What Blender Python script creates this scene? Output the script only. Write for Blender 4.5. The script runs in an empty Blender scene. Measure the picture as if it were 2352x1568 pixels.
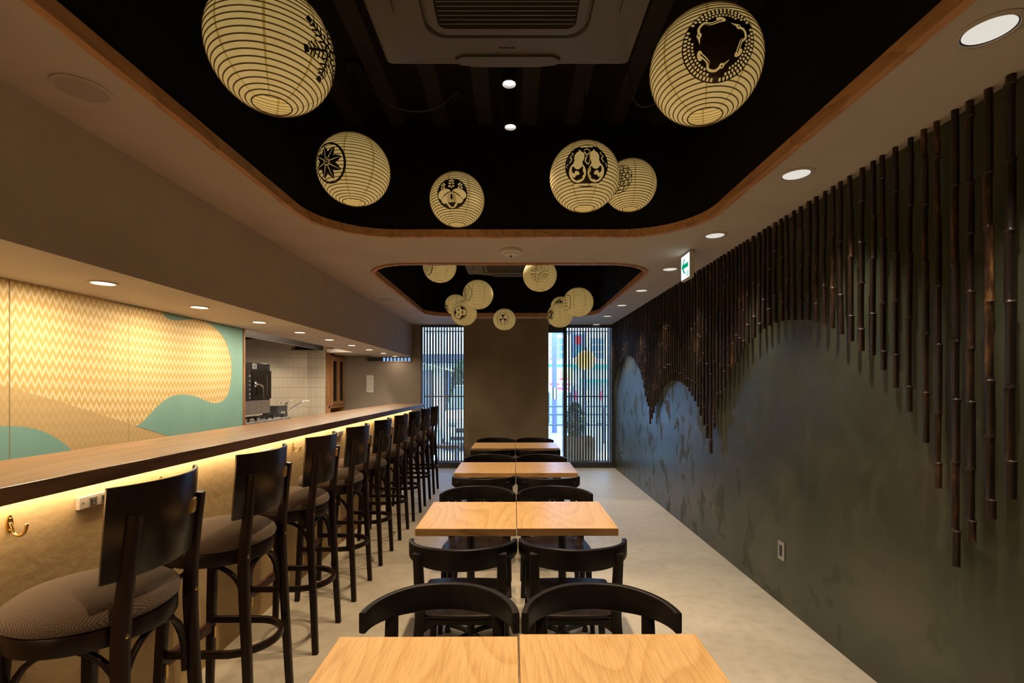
import bpy, bmesh, math, random
from mathutils import Vector, Matrix
from mathutils.geometry import tessellate_polygon
PI = math.pi
random.seed(7)
SC = bpy.context.scene
COL = SC.collection

# ------------------------------------------------------------------ camera
CAM_Z = 1.42
FPX = 1110.0           # focal length in pixels of the 2352 wide frame
VX, VY = 1181.0, 886.0 # vanishing point of the room's long axis
cam_data = bpy.data.cameras.new('camera')
cam_data.sensor_width = 36.0
cam_data.lens = 36.0 * FPX / 2352.0
cam_data.shift_x = -(VX - 1176.0) / 2352.0
cam_data.shift_y = (VY - 784.0) / 2352.0
cam_data.clip_start = 0.02
cam_data.clip_end = 200
cam = bpy.data.objects.new('camera', cam_data)
COL.objects.link(cam)
cam.location = (0, 0, CAM_Z)
cam.rotation_euler = (PI / 2, 0, 0)
SC.camera = cam

# ------------------------------------------------------------------ exposure
SC.view_settings.view_transform = 'Standard'
SC.view_settings.look = 'None'
SC.view_settings.gamma = 1.0
SC.view_settings.use_curve_mapping = False
SC.view_settings.exposure = 0.0

# ------------------------------------------------------------------ world (overcast daylight)
W = bpy.data.worlds.new('world')
SC.world = W
W.use_nodes = True
bg = W.node_tree.nodes['Background']
bg.inputs[0].default_value = (0.32, 0.585, 1.0, 1)
bg.inputs[1].default_value = 13.0

# light levels, watts
L_SOFFIT = 8.0
L_WALLSIDE = 62.0
L_TRACK = 235.0
L_STRIP = 27.0
L_KITCHEN = 120.0
SOFFC = (1.0, 0.81, 0.56)
WARM = (1.0, 0.66, 0.33)
WARM2 = (1.0, 0.74, 0.44)
NEUTRAL = (1.0, 0.86, 0.66)

def spot(name, loc, power, color, angle, blend, radius=0.03, rot=(0, 0, 0)):
    d = bpy.data.lights.new(name, 'SPOT')
    d.energy = power; d.color = color; d.spot_size = math.radians(angle)
    d.spot_blend = blend; d.shadow_soft_size = radius
    o = bpy.data.objects.new(name, d); COL.objects.link(o)
    o.location = loc; o.rotation_euler = rot
    return o

def area(name, loc, power, color, sx, sy, rot):
    d = bpy.data.lights.new(name, 'AREA')
    d.shape = 'RECTANGLE'; d.size = sx; d.size_y = sy
    d.energy = power; d.color = color
    o = bpy.data.objects.new(name, d); COL.objects.link(o)
    o.location = loc; o.rotation_euler = rot
    return o

# ------------------------------------------------------------------ helpers
def px(x, y, d):
    """the point at depth d behind pixel (x, y) of the photograph"""
    return Vector(((x - VX) * d / FPX, d, CAM_Z + (VY - y) * d / FPX))

def newbm():
    return bmesh.new()

def link(name, bm, mats, parent=None, smooth=False, loc=None):
    me = bpy.data.meshes.new(name)
    bmesh.ops.recalc_face_normals(bm, faces=bm.faces[:])
    bm.to_mesh(me); bm.free()
    if not isinstance(mats, (list, tuple)): mats = [mats]
    for m in mats: me.materials.append(m)
    if smooth:
        for p in me.polygons: p.use_smooth = True
    o = bpy.data.objects.new(name, me)
    COL.objects.link(o)
    if parent is not None: o.parent = parent
    if loc is not None: o.location = loc
    return o

def smooth_angle(o, deg=35):
    # smooth shading with creases kept at sharp edges
    me = o.data
    for p in me.polygons: p.use_smooth = True
    bm = bmesh.new(); bm.from_mesh(me)
    for e in bm.edges:
        if len(e.link_faces) == 2 and e.calc_face_angle(0) > math.radians(deg): e.smooth = False
    bm.to_mesh(me); bm.free()
    return o

def thing(name, label, cat, loc=(0, 0, 0), rz=0.0, group=None):
    o = bpy.data.objects.new(name, None); COL.objects.link(o)
    o.empty_display_size = 0.05
    o.location = loc; o.rotation_euler = (0, 0, rz)
    o['label'] = label; o['category'] = cat
    if group: o['group'] = group
    return o

def tag(o, label, cat, group=None, kind=None):
    o['label'] = label; o['category'] = cat
    if group: o['group'] = group
    if kind: o['kind'] = kind
    return o

def struct(o, label=None, cat=None):
    o['kind'] = 'structure'
    if label: o['label'] = label
    if cat: o['category'] = cat
    return o

def copy_tree(o, parent=None):
    c = o.copy(); COL.objects.link(c)
    if parent is not None: c.parent = parent
    for ch in list(o.children): copy_tree(ch, c)
    return c

def dup(root, loc, rz, label, group=None):
    r = copy_tree(root)
    r.location = loc; r.rotation_euler = (0, 0, rz)
    r['label'] = label
    if group: r['group'] = group
    return r

def box(bm, x0, x1, y0, y1, z0, z1, mi=0, bevel=0.0, seg=2):
    vs = [bm.verts.new((x, y, z)) for x in (x0, x1) for y in (y0, y1) for z in (z0, z1)]
    idx = [(0, 1, 3, 2), (4, 6, 7, 5), (0, 4, 5, 1), (2, 3, 7, 6), (0, 2, 6, 4), (1, 5, 7, 3)]
    fs = [bm.faces.new([vs[i] for i in f]) for f in idx]
    for f in fs: f.material_index = mi
    if bevel > 0:
        es = list({e for f in fs for e in f.edges})
        r = bmesh.ops.bevel(bm, geom=es, offset=bevel, segments=seg, affect='EDGES', profile=0.5)
        for f in r['faces']: f.material_index = mi
    return fs

def frames(pts, closed=False, up=Vector((0, 0, 1))):
    n = len(pts); out = []; prev = None
    for i in range(n):
        if closed: t = pts[(i + 1) % n] - pts[i - 1]
        elif i == 0: t = pts[1] - pts[0]
        elif i == n - 1: t = pts[-1] - pts[-2]
        else: t = (pts[i + 1] - pts[i]).normalized() + (pts[i] - pts[i - 1]).normalized()
        t.normalize()
        if prev is None:
            u = up if abs(t.dot(up)) < 0.95 else Vector((1, 0, 0))
            a = (u - t * u.dot(t)).normalized()
        else:
            a = (prev - t * prev.dot(t)).normalized()
        prev = a
        out.append((t, a, t.cross(a)))
    return out

def sweep(bm, pts, sec, mi=0, closed=False, caps=True, up=Vector((0, 0, 1)), scale=None):
    """sweep the 2D section sec [(a,b)...] along pts"""
    pts = [Vector(p) for p in pts]
    fr = frames(pts, closed, up)
    rings = []
    for i, (p, (t, a, b)) in enumerate(zip(pts, fr)):
        s = scale[i] if scale else 1.0
        rings.append([bm.verts.new(p + a * (q[0] * s) + b * (q[1] * s)) for q in sec])
    m = len(sec)
    k = len(rings)
    for i in range(k if closed else k - 1):
        A, B = rings[i], rings[(i + 1) % k]
        for j in range(m):
            f = bm.faces.new((A[j], A[(j + 1) % m], B[(j + 1) % m], B[j])); f.material_index = mi
    if caps and not closed:
        f = bm.faces.new(rings[0][::-1]); f.material_index = mi
        f = bm.faces.new(rings[-1]); f.material_index = mi
    return rings

def circ(r, n=10):
    return [(r * math.cos(2 * PI * i / n), r * math.sin(2 * PI * i / n)) for i in range(n)]

def rrect(w, h, r=0.003, n=2):
    out = []
    for cx, cy, a0 in ((w / 2 - r, h / 2 - r, 0), (-w / 2 + r, h / 2 - r, PI / 2), (-w / 2 + r, -h / 2 + r, PI), (w / 2 - r, -h / 2 + r, 3 * PI / 2)):
        for i in range(n + 1):
            a = a0 + PI / 2 * i / n
            out.append((cx + r * math.cos(a), cy + r * math.sin(a)))
    return out

def tube(bm, pts, r, n=10, mi=0, closed=False, caps=True, up=Vector((0, 0, 1)), scale=None):
    return sweep(bm, pts, circ(r, n), mi, closed, caps, up, scale)

def lathe(bm, prof, n=32, mi=0, center=(0, 0, 0), closed_prof=False):
    cx, cy, cz = center
    rings = []
    for r, z in prof:
        if r < 1e-6: rings.append([bm.verts.new((cx, cy, cz + z))])
        else: rings.append([bm.verts.new((cx + r * math.cos(2 * PI * i / n), cy + r * math.sin(2 * PI * i / n), cz + z)) for i in range(n)])
    L = len(rings)
    for k in range(L if closed_prof else L - 1):
        A, B = rings[k], rings[(k + 1) % L]
        for i in range(n):
            j = (i + 1) % n
            if len(A) == 1 and len(B) == 1: continue
            if len(A) == 1: f = bm.faces.new((A[0], B[j], B[i]))
            elif len(B) == 1: f = bm.faces.new((A[i], A[j], B[0]))
            else: f = bm.faces.new((A[i], A[j], B[j], B[i]))
            f.material_index = mi
    return rings

def rounded_outline(x0, x1, y0, y1, r, n=14):
    out = []
    for cx, cy, a0 in ((x1 - r, y1 - r, 0), (x0 + r, y1 - r, PI / 2), (x0 + r, y0 + r, PI), (x1 - r, y0 + r, 3 * PI / 2)):
        for i in range(n + 1):
            a = a0 + PI / 2 * i / n
            out.append((cx + r * math.cos(a), cy + r * math.sin(a)))
    return out

def arc_points(f, n):
    return [Vector(f(i / (n - 1))) for i in range(n)]

def smooth_curve(pts, per=8, closed=False):
    """Catmull-Rom through 2D or 3D points"""
    pts = [Vector(p) for p in pts]; n = len(pts); out = []
    rng = n if closed else n - 1
    for i in range(rng):
        p0 = pts[i - 1] if (closed or i > 0) else pts[0]
        p1 = pts[i]; p2 = pts[(i + 1) % n]
        p3 = pts[(i + 2) % n] if (closed or i + 2 < n) else pts[-1]
        for k in range(per):
            t = k / per
            out.append(0.5 * ((2 * p1) + (p2 - p0) * t + (2 * p0 - 5 * p1 + 4 * p2 - p3) * t * t + (3 * p1 - p0 - 3 * p2 + p3) * t ** 3))
    if not closed: out.append(pts[-1])
    return out

ORD = ['', 'first', 'second', 'third', 'fourth', 'fifth', 'sixth', 'seventh', 'eighth', 'ninth', 'tenth', 'eleventh', 'twelfth', 'thirteenth',
       'fourteenth', 'fifteenth', 'sixteenth', 'seventeenth', 'eighteenth', 'nineteenth']
TENS = ['', '', 'twenty', 'thirty', 'forty', 'fifty', 'sixty', 'seventy', 'eighty', 'ninety']
def ordinal(n):
    if n < 20: return ORD[n]
    t, u = divmod(n, 10)
    if u == 0: return TENS[t][:-1] + 'ieth'
    return TENS[t] + '-' + ORD[u]

# ------------------------------------------------------------------ materials
def mat(name):
    m = bpy.data.materials.new(name); m.use_nodes = True
    nt = m.node_tree
    b = nt.nodes['Principled BSDF']
    return m, nt, b

def N(nt, t, **kw):
    n = nt.nodes.new(t)
    for k, v in kw.items():
        if k.startswith('i_'):
            key = k[2:]
            key = int(key) if key.isdigit() else key
            n.inputs[key].default_value = v
        else: setattr(n, k, v)
    return n

def ramp(nt, src, stops):
    r = nt.nodes.new('ShaderNodeValToRGB')
    e = r.color_ramp.elements
    while len(e) < len(stops): e.new(0.5)
    for q, (p, c) in zip(e, stops):
        q.position = p; q.color = (c[0], c[1], c[2], 1)
    nt.links.new(src, r.inputs[0])
    return r

def coords(nt, scale=(1, 1, 1), space='Object', rot=(0, 0, 0)):
    tc = nt.nodes.new('ShaderNodeTexCoord'); mp = nt.nodes.new('ShaderNodeMapping')
    mp.inputs['Scale'].default_value = scale; mp.inputs['Rotation'].default_value = rot
    nt.links.new(tc.outputs[space], mp.inputs[0])
    return mp.outputs[0]

def flat(name, col, rough=0.5, metal=0.0, coat=0.0, spec=0.5, emit=None, es=0.0):
    m, nt, b = mat(name)
    b.inputs['Base Color'].default_value = (*col, 1)
    b.inputs['Roughness'].default_value = rough
    b.inputs['Metallic'].default_value = metal
    b.inputs['Specular IOR Level'].default_value = spec
    b.inputs['Coat Weight'].default_value = coat
    if emit:
        b.inputs['Emission Color'].default_value = (*emit, 1)
        b.inputs['Emission Strength'].default_value = es
    return m

def noisy(name, c0, c1, scale=6.0, rough=0.6, stretch=(1, 1, 1), bump=0.0, bscale=60.0, detail=5.0, p0=0.35, p1=0.65, spec=0.4, metal=0.0, space='Object'):
    m, nt, b = mat(name)
    v = coords(nt, stretch, space)
    n = N(nt, 'ShaderNodeTexNoise', i_Scale=scale, i_Detail=detail)
    nt.links.new(v, n.inputs['Vector'])
    r = ramp(nt, n.outputs['Fac'], [(p0, c0), (p1, c1)])
    nt.links.new(r.outputs[0], b.inputs['Base Color'])
    b.inputs['Roughness'].default_value = rough
    b.inputs['Specular IOR Level'].default_value = spec
    b.inputs['Metallic'].default_value = metal
    if bump > 0:
        n2 = N(nt, 'ShaderNodeTexNoise', i_Scale=bscale, i_Detail=6.0)
        nt.links.new(v, n2.inputs['Vector'])
        bp = N(nt, 'ShaderNodeBump', i_Strength=bump, i_Distance=0.01)
        nt.links.new(n2.outputs['Fac'], bp.inputs['Height'])
        nt.links.new(bp.outputs[0], b.inputs['Normal'])
    return m

def wood(name, c0, c1, c2, along='Y', freq=14.0, warp=1.6, rough=0.35, fine=160.0, coat=0.0, info=True, stretch=0.22, spec=0.45):
    """growth rings cut lengthwise along one axis, with fine pores"""
    m, nt, b = mat(name)
    sc = {'X': (stretch, 1, 1), 'Y': (1, stretch, 1), 'Z': (1, 1, stretch)}[along]
    v0 = coords(nt, sc)
    vv = v0
    if info:
        oi = N(nt, 'ShaderNodeObjectInfo')
        mu = N(nt, 'ShaderNodeMath', operation='MULTIPLY', i_1=37.0)
        nt.links.new(oi.outputs['Random'], mu.inputs[0])
        ad = N(nt, 'ShaderNodeVectorMath', operation='ADD')
        nt.links.new(v0, ad.inputs[0]); nt.links.new(mu.outputs[0], ad.inputs[1])
        vv = ad.outputs[0]
    n = N(nt, 'ShaderNodeTexNoise', i_Scale=warp, i_Detail=1.5, i_Roughness=0.4)
    nt.links.new(vv, n.inputs['Vector'])
    k = N(nt, 'ShaderNodeMath', operation='MULTIPLY', i_1=freq)
    nt.links.new(n.outputs['Fac'], k.inputs[0])
    fr = N(nt, 'ShaderNodeMath', operation='FRACT'); nt.links.new(k.outputs[0], fr.inputs[0])
    r = ramp(nt, fr.outputs[0], [(0.0, c0), (0.55, c1), (0.9, c2), (1.0, c0)])
    f = N(nt, 'ShaderNodeTexNoise', i_Scale=fine, i_Detail=2.0)
    sc2 = {'X': (0.05, 1, 1), 'Y': (1, 0.05, 1), 'Z': (1, 1, 0.05)}[along]
    v2 = coords(nt, sc2); nt.links.new(v2, f.inputs['Vector'])
    fr2 = ramp(nt, f.outputs['Fac'], [(0.35, (0.82, 0.82, 0.82)), (0.6, (1, 1, 1))])
    mx = N(nt, 'ShaderNodeMix', data_type='RGBA', blend_type='MULTIPLY')
    mx.inputs[0].default_value = 1.0
    nt.links.new(r.outputs[0], mx.inputs[6]); nt.links.new(fr2.outputs[0], mx.inputs[7])
    nt.links.new(mx.outputs[2], b.inputs['Base Color'])
    b.inputs['Roughness'].default_value = rough
    b.inputs['Specular IOR Level'].default_value = spec
    b.inputs['Coat Weight'].default_value = coat
    b.inputs['Coat Roughness'].default_value = 0.25
    return m

def emissive(name, col, s):
    m = bpy.data.materials.new(name); m.use_nodes = True
    nt = m.node_tree; nt.nodes.remove(nt.nodes['Principled BSDF'])
    e = N(nt, 'ShaderNodeEmission'); e.inputs[0].default_value = (*col, 1); e.inputs[1].default_value = s
    nt.links.new(e.outputs[0], nt.nodes['Material Output'].inputs[0])
    return m

def glass_mat(name, tint=(0.93, 0.97, 0.98)):
    m = bpy.data.materials.new(name); m.use_nodes = True
    nt = m.node_tree; nt.nodes.remove(nt.nodes['Principled BSDF'])
    t = N(nt, 'ShaderNodeBsdfTransparent'); t.inputs[0].default_value = (*tint, 1)
    g = N(nt, 'ShaderNodeBsdfGlossy'); g.inputs['Roughness'].default_value = 0.02
    f = N(nt, 'ShaderNodeFresnel', i_IOR=1.3)
    mx = N(nt, 'ShaderNodeMixShader')
    nt.links.new(f.outputs[0], mx.inputs[0]); nt.links.new(t.outputs[0], mx.inputs[1]); nt.links.new(g.outputs[0], mx.inputs[2])
    nt.links.new(mx.outputs[0], nt.nodes['Material Output'].inputs[0])
    return m

M = {}
M['ceiling'] = noisy('ceiling_paint', (0.50, 0.44, 0.38), (0.54, 0.48, 0.42), 3.0, 0.9, bump=0.03, bscale=180)
M['soffit'] = noisy('soffit_paint', (0.52, 0.45, 0.40), (0.56, 0.49, 0.43), 3.0, 0.85, bump=0.03, bscale=180)
M['void'] = noisy('void_black', (0.006, 0.005, 0.007), (0.009, 0.008, 0.010), 5.0, 0.85, spec=0.15)
M['joist'] = noisy('void_steel_brown', (0.030, 0.020, 0.016), (0.045, 0.030, 0.024), 8.0, 0.7)
M['deck'] = noisy('deck_steel', (0.008, 0.005, 0.005), (0.013, 0.008, 0.007), 8.0, 0.7)
M['rim'] = wood('rim_wood', (0.60, 0.32, 0.15), (0.55, 0.28, 0.125), (0.44, 0.21, 0.09), 'Y', 5.0, 8.0, 0.5, 90.0, info=False)
M['backwall'] = noisy('back_wall_paint', (0.235, 0.19, 0.155), (0.27, 0.22, 0.18), 2.0, 0.85, bump=0.03, bscale=150)
M['pillar'] = noisy('pillar_plaster', (0.20, 0.155, 0.10), (0.26, 0.205, 0.135), 2.2, 0.75, (1, 1, 0.7), bump=0.08, bscale=40)
M['black_metal'] = flat('black_metal', (0.012, 0.012, 0.014), 0.4)
M['frame'] = flat('window_frame', (0.055, 0.055, 0.06), 0.45)
M['alu'] = flat('pale_aluminium', (0.55, 0.57, 0.6), 0.35, 0.6)
M['brass'] = flat('brass', (0.72, 0.48, 0.18), 0.25, 1.0)
M['steel'] = noisy('stainless_steel', (0.50, 0.48, 0.46), (0.60, 0.58, 0.56), 30, 0.32, (1, 1, 0.1), metal=0.9)
M['chrome'] = flat('chrome', (0.75, 0.75, 0.76), 0.12, 1.0)
M['white_plastic'] = flat('white_plastic', (0.62, 0.59, 0.54), 0.45)
M['cassette'] = flat('cassette_plastic_shaded', (0.085, 0.073, 0.066), 0.5)  # pale plastic; the recess's low light is put into this dark colour
M['dark_plastic'] = flat('dark_plastic', (0.03, 0.03, 0.03), 0.4)
M['chair'] = wood('chair_black_wood', (0.008, 0.0055, 0.0055), (0.011, 0.007, 0.007), (0.006, 0.0042, 0.0042), 'Y', 8.0, 3.0, 0.42, 140.0, spec=0.22)
M['chair_seat'] = wood('chair_seat_wood', (0.013, 0.008, 0.0075), (0.019, 0.0115, 0.011), (0.009, 0.006, 0.0055), 'Y', 14.0, 3.0, 0.36, 140.0, spec=0.22)
M['stool'] = wood('stool_wood', (0.013, 0.0055, 0.0045), (0.018, 0.0075, 0.006), (0.009, 0.004, 0.0035), 'Z', 8.0, 3.0, 0.36, 140.0, spec=0.22)
M['stool_back'] = wood('stool_back_wood', (0.013, 0.006, 0.0045), (0.017, 0.008, 0.006), (0.010, 0.005, 0.004), 'Z', 8.0, 3.0, 0.28, 140.0, spec=0.4)
M['worn'] = noisy('worn_wood', (0.045, 0.016, 0.010), (0.14, 0.045, 0.028), 22, 0.45, p0=0.4, p1=0.7)
M['table'] = wood('table_wood', (0.66, 0.42, 0.20), (0.63, 0.395, 0.18), (0.565, 0.34, 0.145), 'Y', 34.0, 1.8, 0.33, 190.0, stretch=0.22)
M['table_edge'] = wood('table_edge_wood', (0.55, 0.31, 0.125), (0.50, 0.27, 0.105), (0.36, 0.18, 0.065), 'X', 9.0, 5.0, 0.4, 160.0)
M['counter'] = wood('counter_wood', (0.30, 0.16, 0.078), (0.27, 0.142, 0.068), (0.21, 0.105, 0.048), 'Y', 18.0, 2.4, 0.34, 120.0, info=False, stretch=0.10)
M['counter_edge'] = wood('counter_edge_wood', (0.34, 0.18, 0.10), (0.29, 0.15, 0.08), (0.20, 0.10, 0.052), 'Y', 9.0, 4.0, 0.4, 120.0, info=False, stretch=0.08)
M['panel'] = noisy('counter_front_plaster', (0.47, 0.33, 0.17), (0.56, 0.41, 0.225), 3.5, 0.7, bump=0.22, bscale=26, p0=0.3, p1=0.7)
M['teal'] = noisy('mural_teal', (0.21, 0.41, 0.365), (0.24, 0.45, 0.40), 4.0, 0.65)
M['cabinet'] = wood('cabinet_wood', (0.40, 0.20, 0.085), (0.36, 0.175, 0.07), (0.27, 0.12, 0.045), 'Z', 7.0, 3.0, 0.45, 120.0)
M['glass'] = glass_mat('clear_glass')
M['oven_black'] = flat('oven_black_glass', (0.012, 0.010, 0.010), 0.12)
M['lattice'] = wood('lattice_wood', (0.27, 0.145, 0.08), (0.235, 0.122, 0.067), (0.17, 0.088, 0.048), 'Z', 6.0, 4.0, 0.6, 120.0, info=False)
M['planter'] = wood('planter_wood', (0.42, 0.26, 0.12), (0.38, 0.23, 0.10), (0.29, 0.17, 0.075), 'Z', 6.0, 4.0, 0.6, 120.0, info=False)
M['dl_ring'] = flat('downlight_ring', (0.50, 0.44, 0.38), 0.5)
M['dl_ring_dark'] = flat('downlight_baffle', (0.03, 0.028, 0.026), 0.4)
M['dl_warm'] = emissive('downlight_warm', (1.0, 0.80, 0.55), 9.0)
M['dl_neutral'] = emissive('downlight_neutral', (1.0, 0.93, 0.82), 0.75)
M['spot_glow'] = emissive('spot_glow', (1.0, 0.9, 0.76), 14.0)
M['strip_glow'] = emissive('strip_glow', (1.0, 0.75, 0.4), 3.0)
M['ink'] = flat('crest_ink', (0.020, 0.013, 0.008), 0.45, spec=0.5)
M['ink_gold'] = flat('crest_ink_gold', (0.05, 0.028, 0.010), 0.25, 0.35)
M['rib'] = flat('lantern_rib', (0.07, 0.036, 0.012), 0.8, emit=(0.10, 0.05, 0.012), es=0.28)

def floor_mat():
    m, nt, b = mat('floor_concrete')
    v = coords(nt, (1, 1, 1))
    n1 = N(nt, 'ShaderNodeTexNoise', i_Scale=0.9, i_Detail=7.0, i_Roughness=0.55, i_Distortion=0.6)
    vs = coords(nt, (0.8, 2.2, 1))
    nt.links.new(vs, n1.inputs['Vector'])
    r1 = ramp(nt, n1.outputs['Fac'], [(0.3, (0.40, 0.36, 0.30)), (0.5, (0.46, 0.415, 0.35)), (0.72, (0.52, 0.475, 0.405))])
    n2 = N(nt, 'ShaderNodeTexNoise', i_Scale=14.0, i_Detail=8.0)
    nt.links.new(v, n2.inputs['Vector'])
    r2 = ramp(nt, n2.outputs['Fac'], [(0.28, (0.86, 0.85, 0.83)), (0.55, (1, 1, 1))])
    mx = N(nt, 'ShaderNodeMix', data_type='RGBA', blend_type='MULTIPLY'); mx.inputs[0].default_value = 1.0
    nt.links.new(r1.outputs[0], mx.inputs[6]); nt.links.new(r2.outputs[0], mx.inputs[7])
    nt.links.new(mx.outputs[2], b.inputs['Base Color'])
    rr = ramp(nt, n1.outputs['Fac'], [(0.3, (0.36,) * 3), (0.7, (0.52,) * 3)])
    nt.links.new(rr.outputs[0], b.inputs['Roughness'])
    bp = N(nt, 'ShaderNodeBump', i_Strength=0.05, i_Distance=0.01)
    nt.links.new(n2.outputs['Fac'], bp.inputs['Height']); nt.links.new(bp.outputs[0], b.inputs['Normal'])
    return m
M['floor'] = floor_mat()

def green_wall_mat():
    """dark green trowelled plaster, burnished in patches"""
    m, nt, b = mat('green_plaster')
    v = coords(nt, (1, 1, 1))
    n1 = N(nt, 'ShaderNodeTexNoise', i_Scale=1.5, i_Detail=6.0, i_Roughness=0.6, i_Distortion=0.5)
    nt.links.new(v, n1.inputs['Vector'])
    r1 = ramp(nt, n1.outputs['Fac'], [(0.30, (0.056, 0.050, 0.030)), (0.46, (0.050, 0.058, 0.036)), (0.58, (0.074, 0.076, 0.048)), (0.72, (0.100, 0.086, 0.053))])
    vs = coords(nt, (1, 1.0, 0.7), rot=(0.45, 0, 0))
    n2 = N(nt, 'ShaderNodeTexNoise', i_Scale=5.0, i_Detail=4.0, i_Roughness=0.55, i_Distortion=0.7)
    nt.links.new(vs, n2.inputs['Vector'])
    r2 = ramp(nt, n2.outputs['Fac'], [(0.545, (0.33,) * 3), (0.605, (0.60,) * 3)])
    nt.links.new(r1.outputs[0], b.inputs['Base Color'])
    nt.links.new(r2.outputs[0], b.inputs['Roughness'])
    b.inputs['Specular IOR Level'].default_value = 0.55
    n3 = N(nt, 'ShaderNodeTexNoise', i_Scale=34.0, i_Detail=5.0)
    nt.links.new(v, n3.inputs['Vector'])
    bp = N(nt, 'ShaderNodeBump', i_Strength=0.012, i_Distance=0.008)
    nt.links.new(n3.outputs['Fac'], bp.inputs['Height']); nt.links.new(bp.outputs[0], b.inputs['Normal'])
    return m
M['green'] = green_wall_mat()

def chevron_mat(name, light, dark):
    m, nt, b = mat(name)
    tc = N(nt, 'ShaderNodeTexCoord'); sp = N(nt, 'ShaderNodeSeparateXYZ')
    nt.links.new(tc.outputs['Object'], sp.inputs[0])
    def mth(op, a, bb=None, **k):
        n = N(nt, 'ShaderNodeMath', operation=op)
        for i, q in enumerate((a, bb)):
            if q is None: continue
            if isinstance(q, (int, float)): n.inputs[i].default_value = q
            else: nt.links.new(q, n.inputs[i])
        return n.outputs[0]
    u = mth('DIVIDE', sp.outputs['Y'], 0.0375)
    tri = mth('PINGPONG', u, 0.5)               # 0..0.5
    up = mth('MULTIPLY', tri, 1.36)
    # the rows bow gently
    bow = mth('MULTIPLY', mth('SINE', mth('MULTIPLY', sp.outputs['Y'], 2.3)), 0.35)
    t = mth('FRACT', mth('ADD', mth('ADD', mth('DIVIDE', sp.outputs['Z'], 0.062), up), bow))
    st = mth('GREATER_THAN', t, 0.5)
    # the thin outline between the tones
    ln = mth('LESS_THAN', t, 0.035)
    mx = N(nt, 'ShaderNodeMix', data_type='RGBA')
    mx.inputs[6].default_value = (*light, 1); mx.inputs[7].default_value = (*dark, 1)
    nt.links.new(st, mx.inputs[0])
    mx2 = N(nt, 'ShaderNodeMix', data_type='RGBA')
    mx2.inputs[7].default_value = (dark[0] * 0.9, dark[1] * 0.87, dark[2] * 0.8, 1)
    nt.links.new(mth('MULTIPLY', ln, 0.5), mx2.inputs[0]); nt.links.new(mx.outputs[2], mx2.inputs[6])
    nt.links.new(mx2.outputs[2], b.inputs['Base Color'])
    b.inputs['Roughness'].default_value = 0.65
    return m
M['chev'] = chevron_mat('mural_chevron', (0.79, 0.64, 0.37), (0.62, 0.425, 0.15))
M['chev_tan'] = chevron_mat('mural_chevron_tan', (0.60, 0.44, 0.22), (0.56, 0.395, 0.18))

def bamboo_mat():
    m, nt, b = mat('smoked_bamboo')
    oi = N(nt, 'ShaderNodeObjectInfo')
    mu = N(nt, 'ShaderNodeMath', operation='MULTIPLY', i_1=91.0); nt.links.new(oi.outputs['Random'], mu.inputs[0])
    v = coords(nt, (1, 1, 0.18))
    ad = N(nt, 'ShaderNodeVectorMath', operation='ADD'); nt.links.new(v, ad.inputs[0]); nt.links.new(mu.outputs[0], ad.inputs[1])
    n = N(nt, 'ShaderNodeTexNoise', i_Scale=38.0, i_Detail=5.0, i_Roughness=0.7); nt.links.new(ad.outputs[0], n.inputs['Vector'])
    v2 = coords(nt, (0.3, 0.3, 1))
    ad2 = N(nt, 'ShaderNodeVectorMath', operation='ADD'); nt.links.new(v2, ad2.inputs[0]); nt.links.new(mu.outputs[0], ad2.inputs[1])
    n2 = N(nt, 'ShaderNodeTexNoise', i_Scale=2.2, i_Detail=2.0); nt.links.new(ad2.outputs[0], n2.inputs['Vector'])
    mul = N(nt, 'ShaderNodeMath', operation='MULTIPLY'); nt.links.new(n.outputs['Fac'], mul.inputs[0]); nt.links.new(n2.outputs['Fac'], mul.inputs[1])
    r = ramp(nt, mul.outputs[0], [(0.19, (0.011, 0.0055, 0.004)), (0.30, (0.028, 0.013, 0.008)), (0.37, (0.080, 0.036, 0.015)), (0.45, (0.26, 0.13, 0.045))])
    nt.links.new(r.outputs[0], b.inputs['Base Color'])
    b.inputs['Roughness'].default_value = 0.36
    return m
M['bamboo'] = bamboo_mat()
M['bamboo_node'] = flat('bamboo_node', (0.07, 0.036, 0.021), 0.55)
M['bamboo_cut'] = flat('bamboo_cut', (0.33, 0.22, 0.12), 0.7)

def fabric_mat():
    m, nt, b = mat('woven_fabric')
    v = coords(nt, (1, 1, 1), rot=(0, 0, 0.6))
    w1 = N(nt, 'ShaderNodeTexWave', wave_type='BANDS', bands_direction='X', i_Scale=85.0, i_Distortion=0.6)
    w2 = N(nt, 'ShaderNodeTexWave', wave_type='BANDS', bands_direction='Y', i_Scale=85.0, i_Distortion=0.6)
    nt.links.new(v, w1.inputs[0]); nt.links.new(v, w2.inputs[0])
    mul = N(nt, 'ShaderNodeMath', operation='MULTIPLY'); nt.links.new(w1.outputs['Fac'], mul.inputs[0]); nt.links.new(w2.outputs['Fac'], mul.inputs[1])
    r = ramp(nt, mul.outputs[0], [(0.0, (0.05, 0.030, 0.020)), (0.45, (0.15, 0.092, 0.06)), (1.0, (0.30, 0.20, 0.14))])
    nt.links.new(r.outputs[0], b.inputs['Base Color'])
    b.inputs['Roughness'].default_value = 0.9
    b.inputs['Sheen Weight'].default_value = 0.15
    bp = N(nt, 'ShaderNodeBump', i_Strength=0.5, i_Distance=0.004)
    nt.links.new(mul.outputs[0], bp.inputs['Height']); nt.links.new(bp.outputs[0], b.inputs['Normal'])
    return m
M['fabric'] = fabric_mat()

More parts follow.
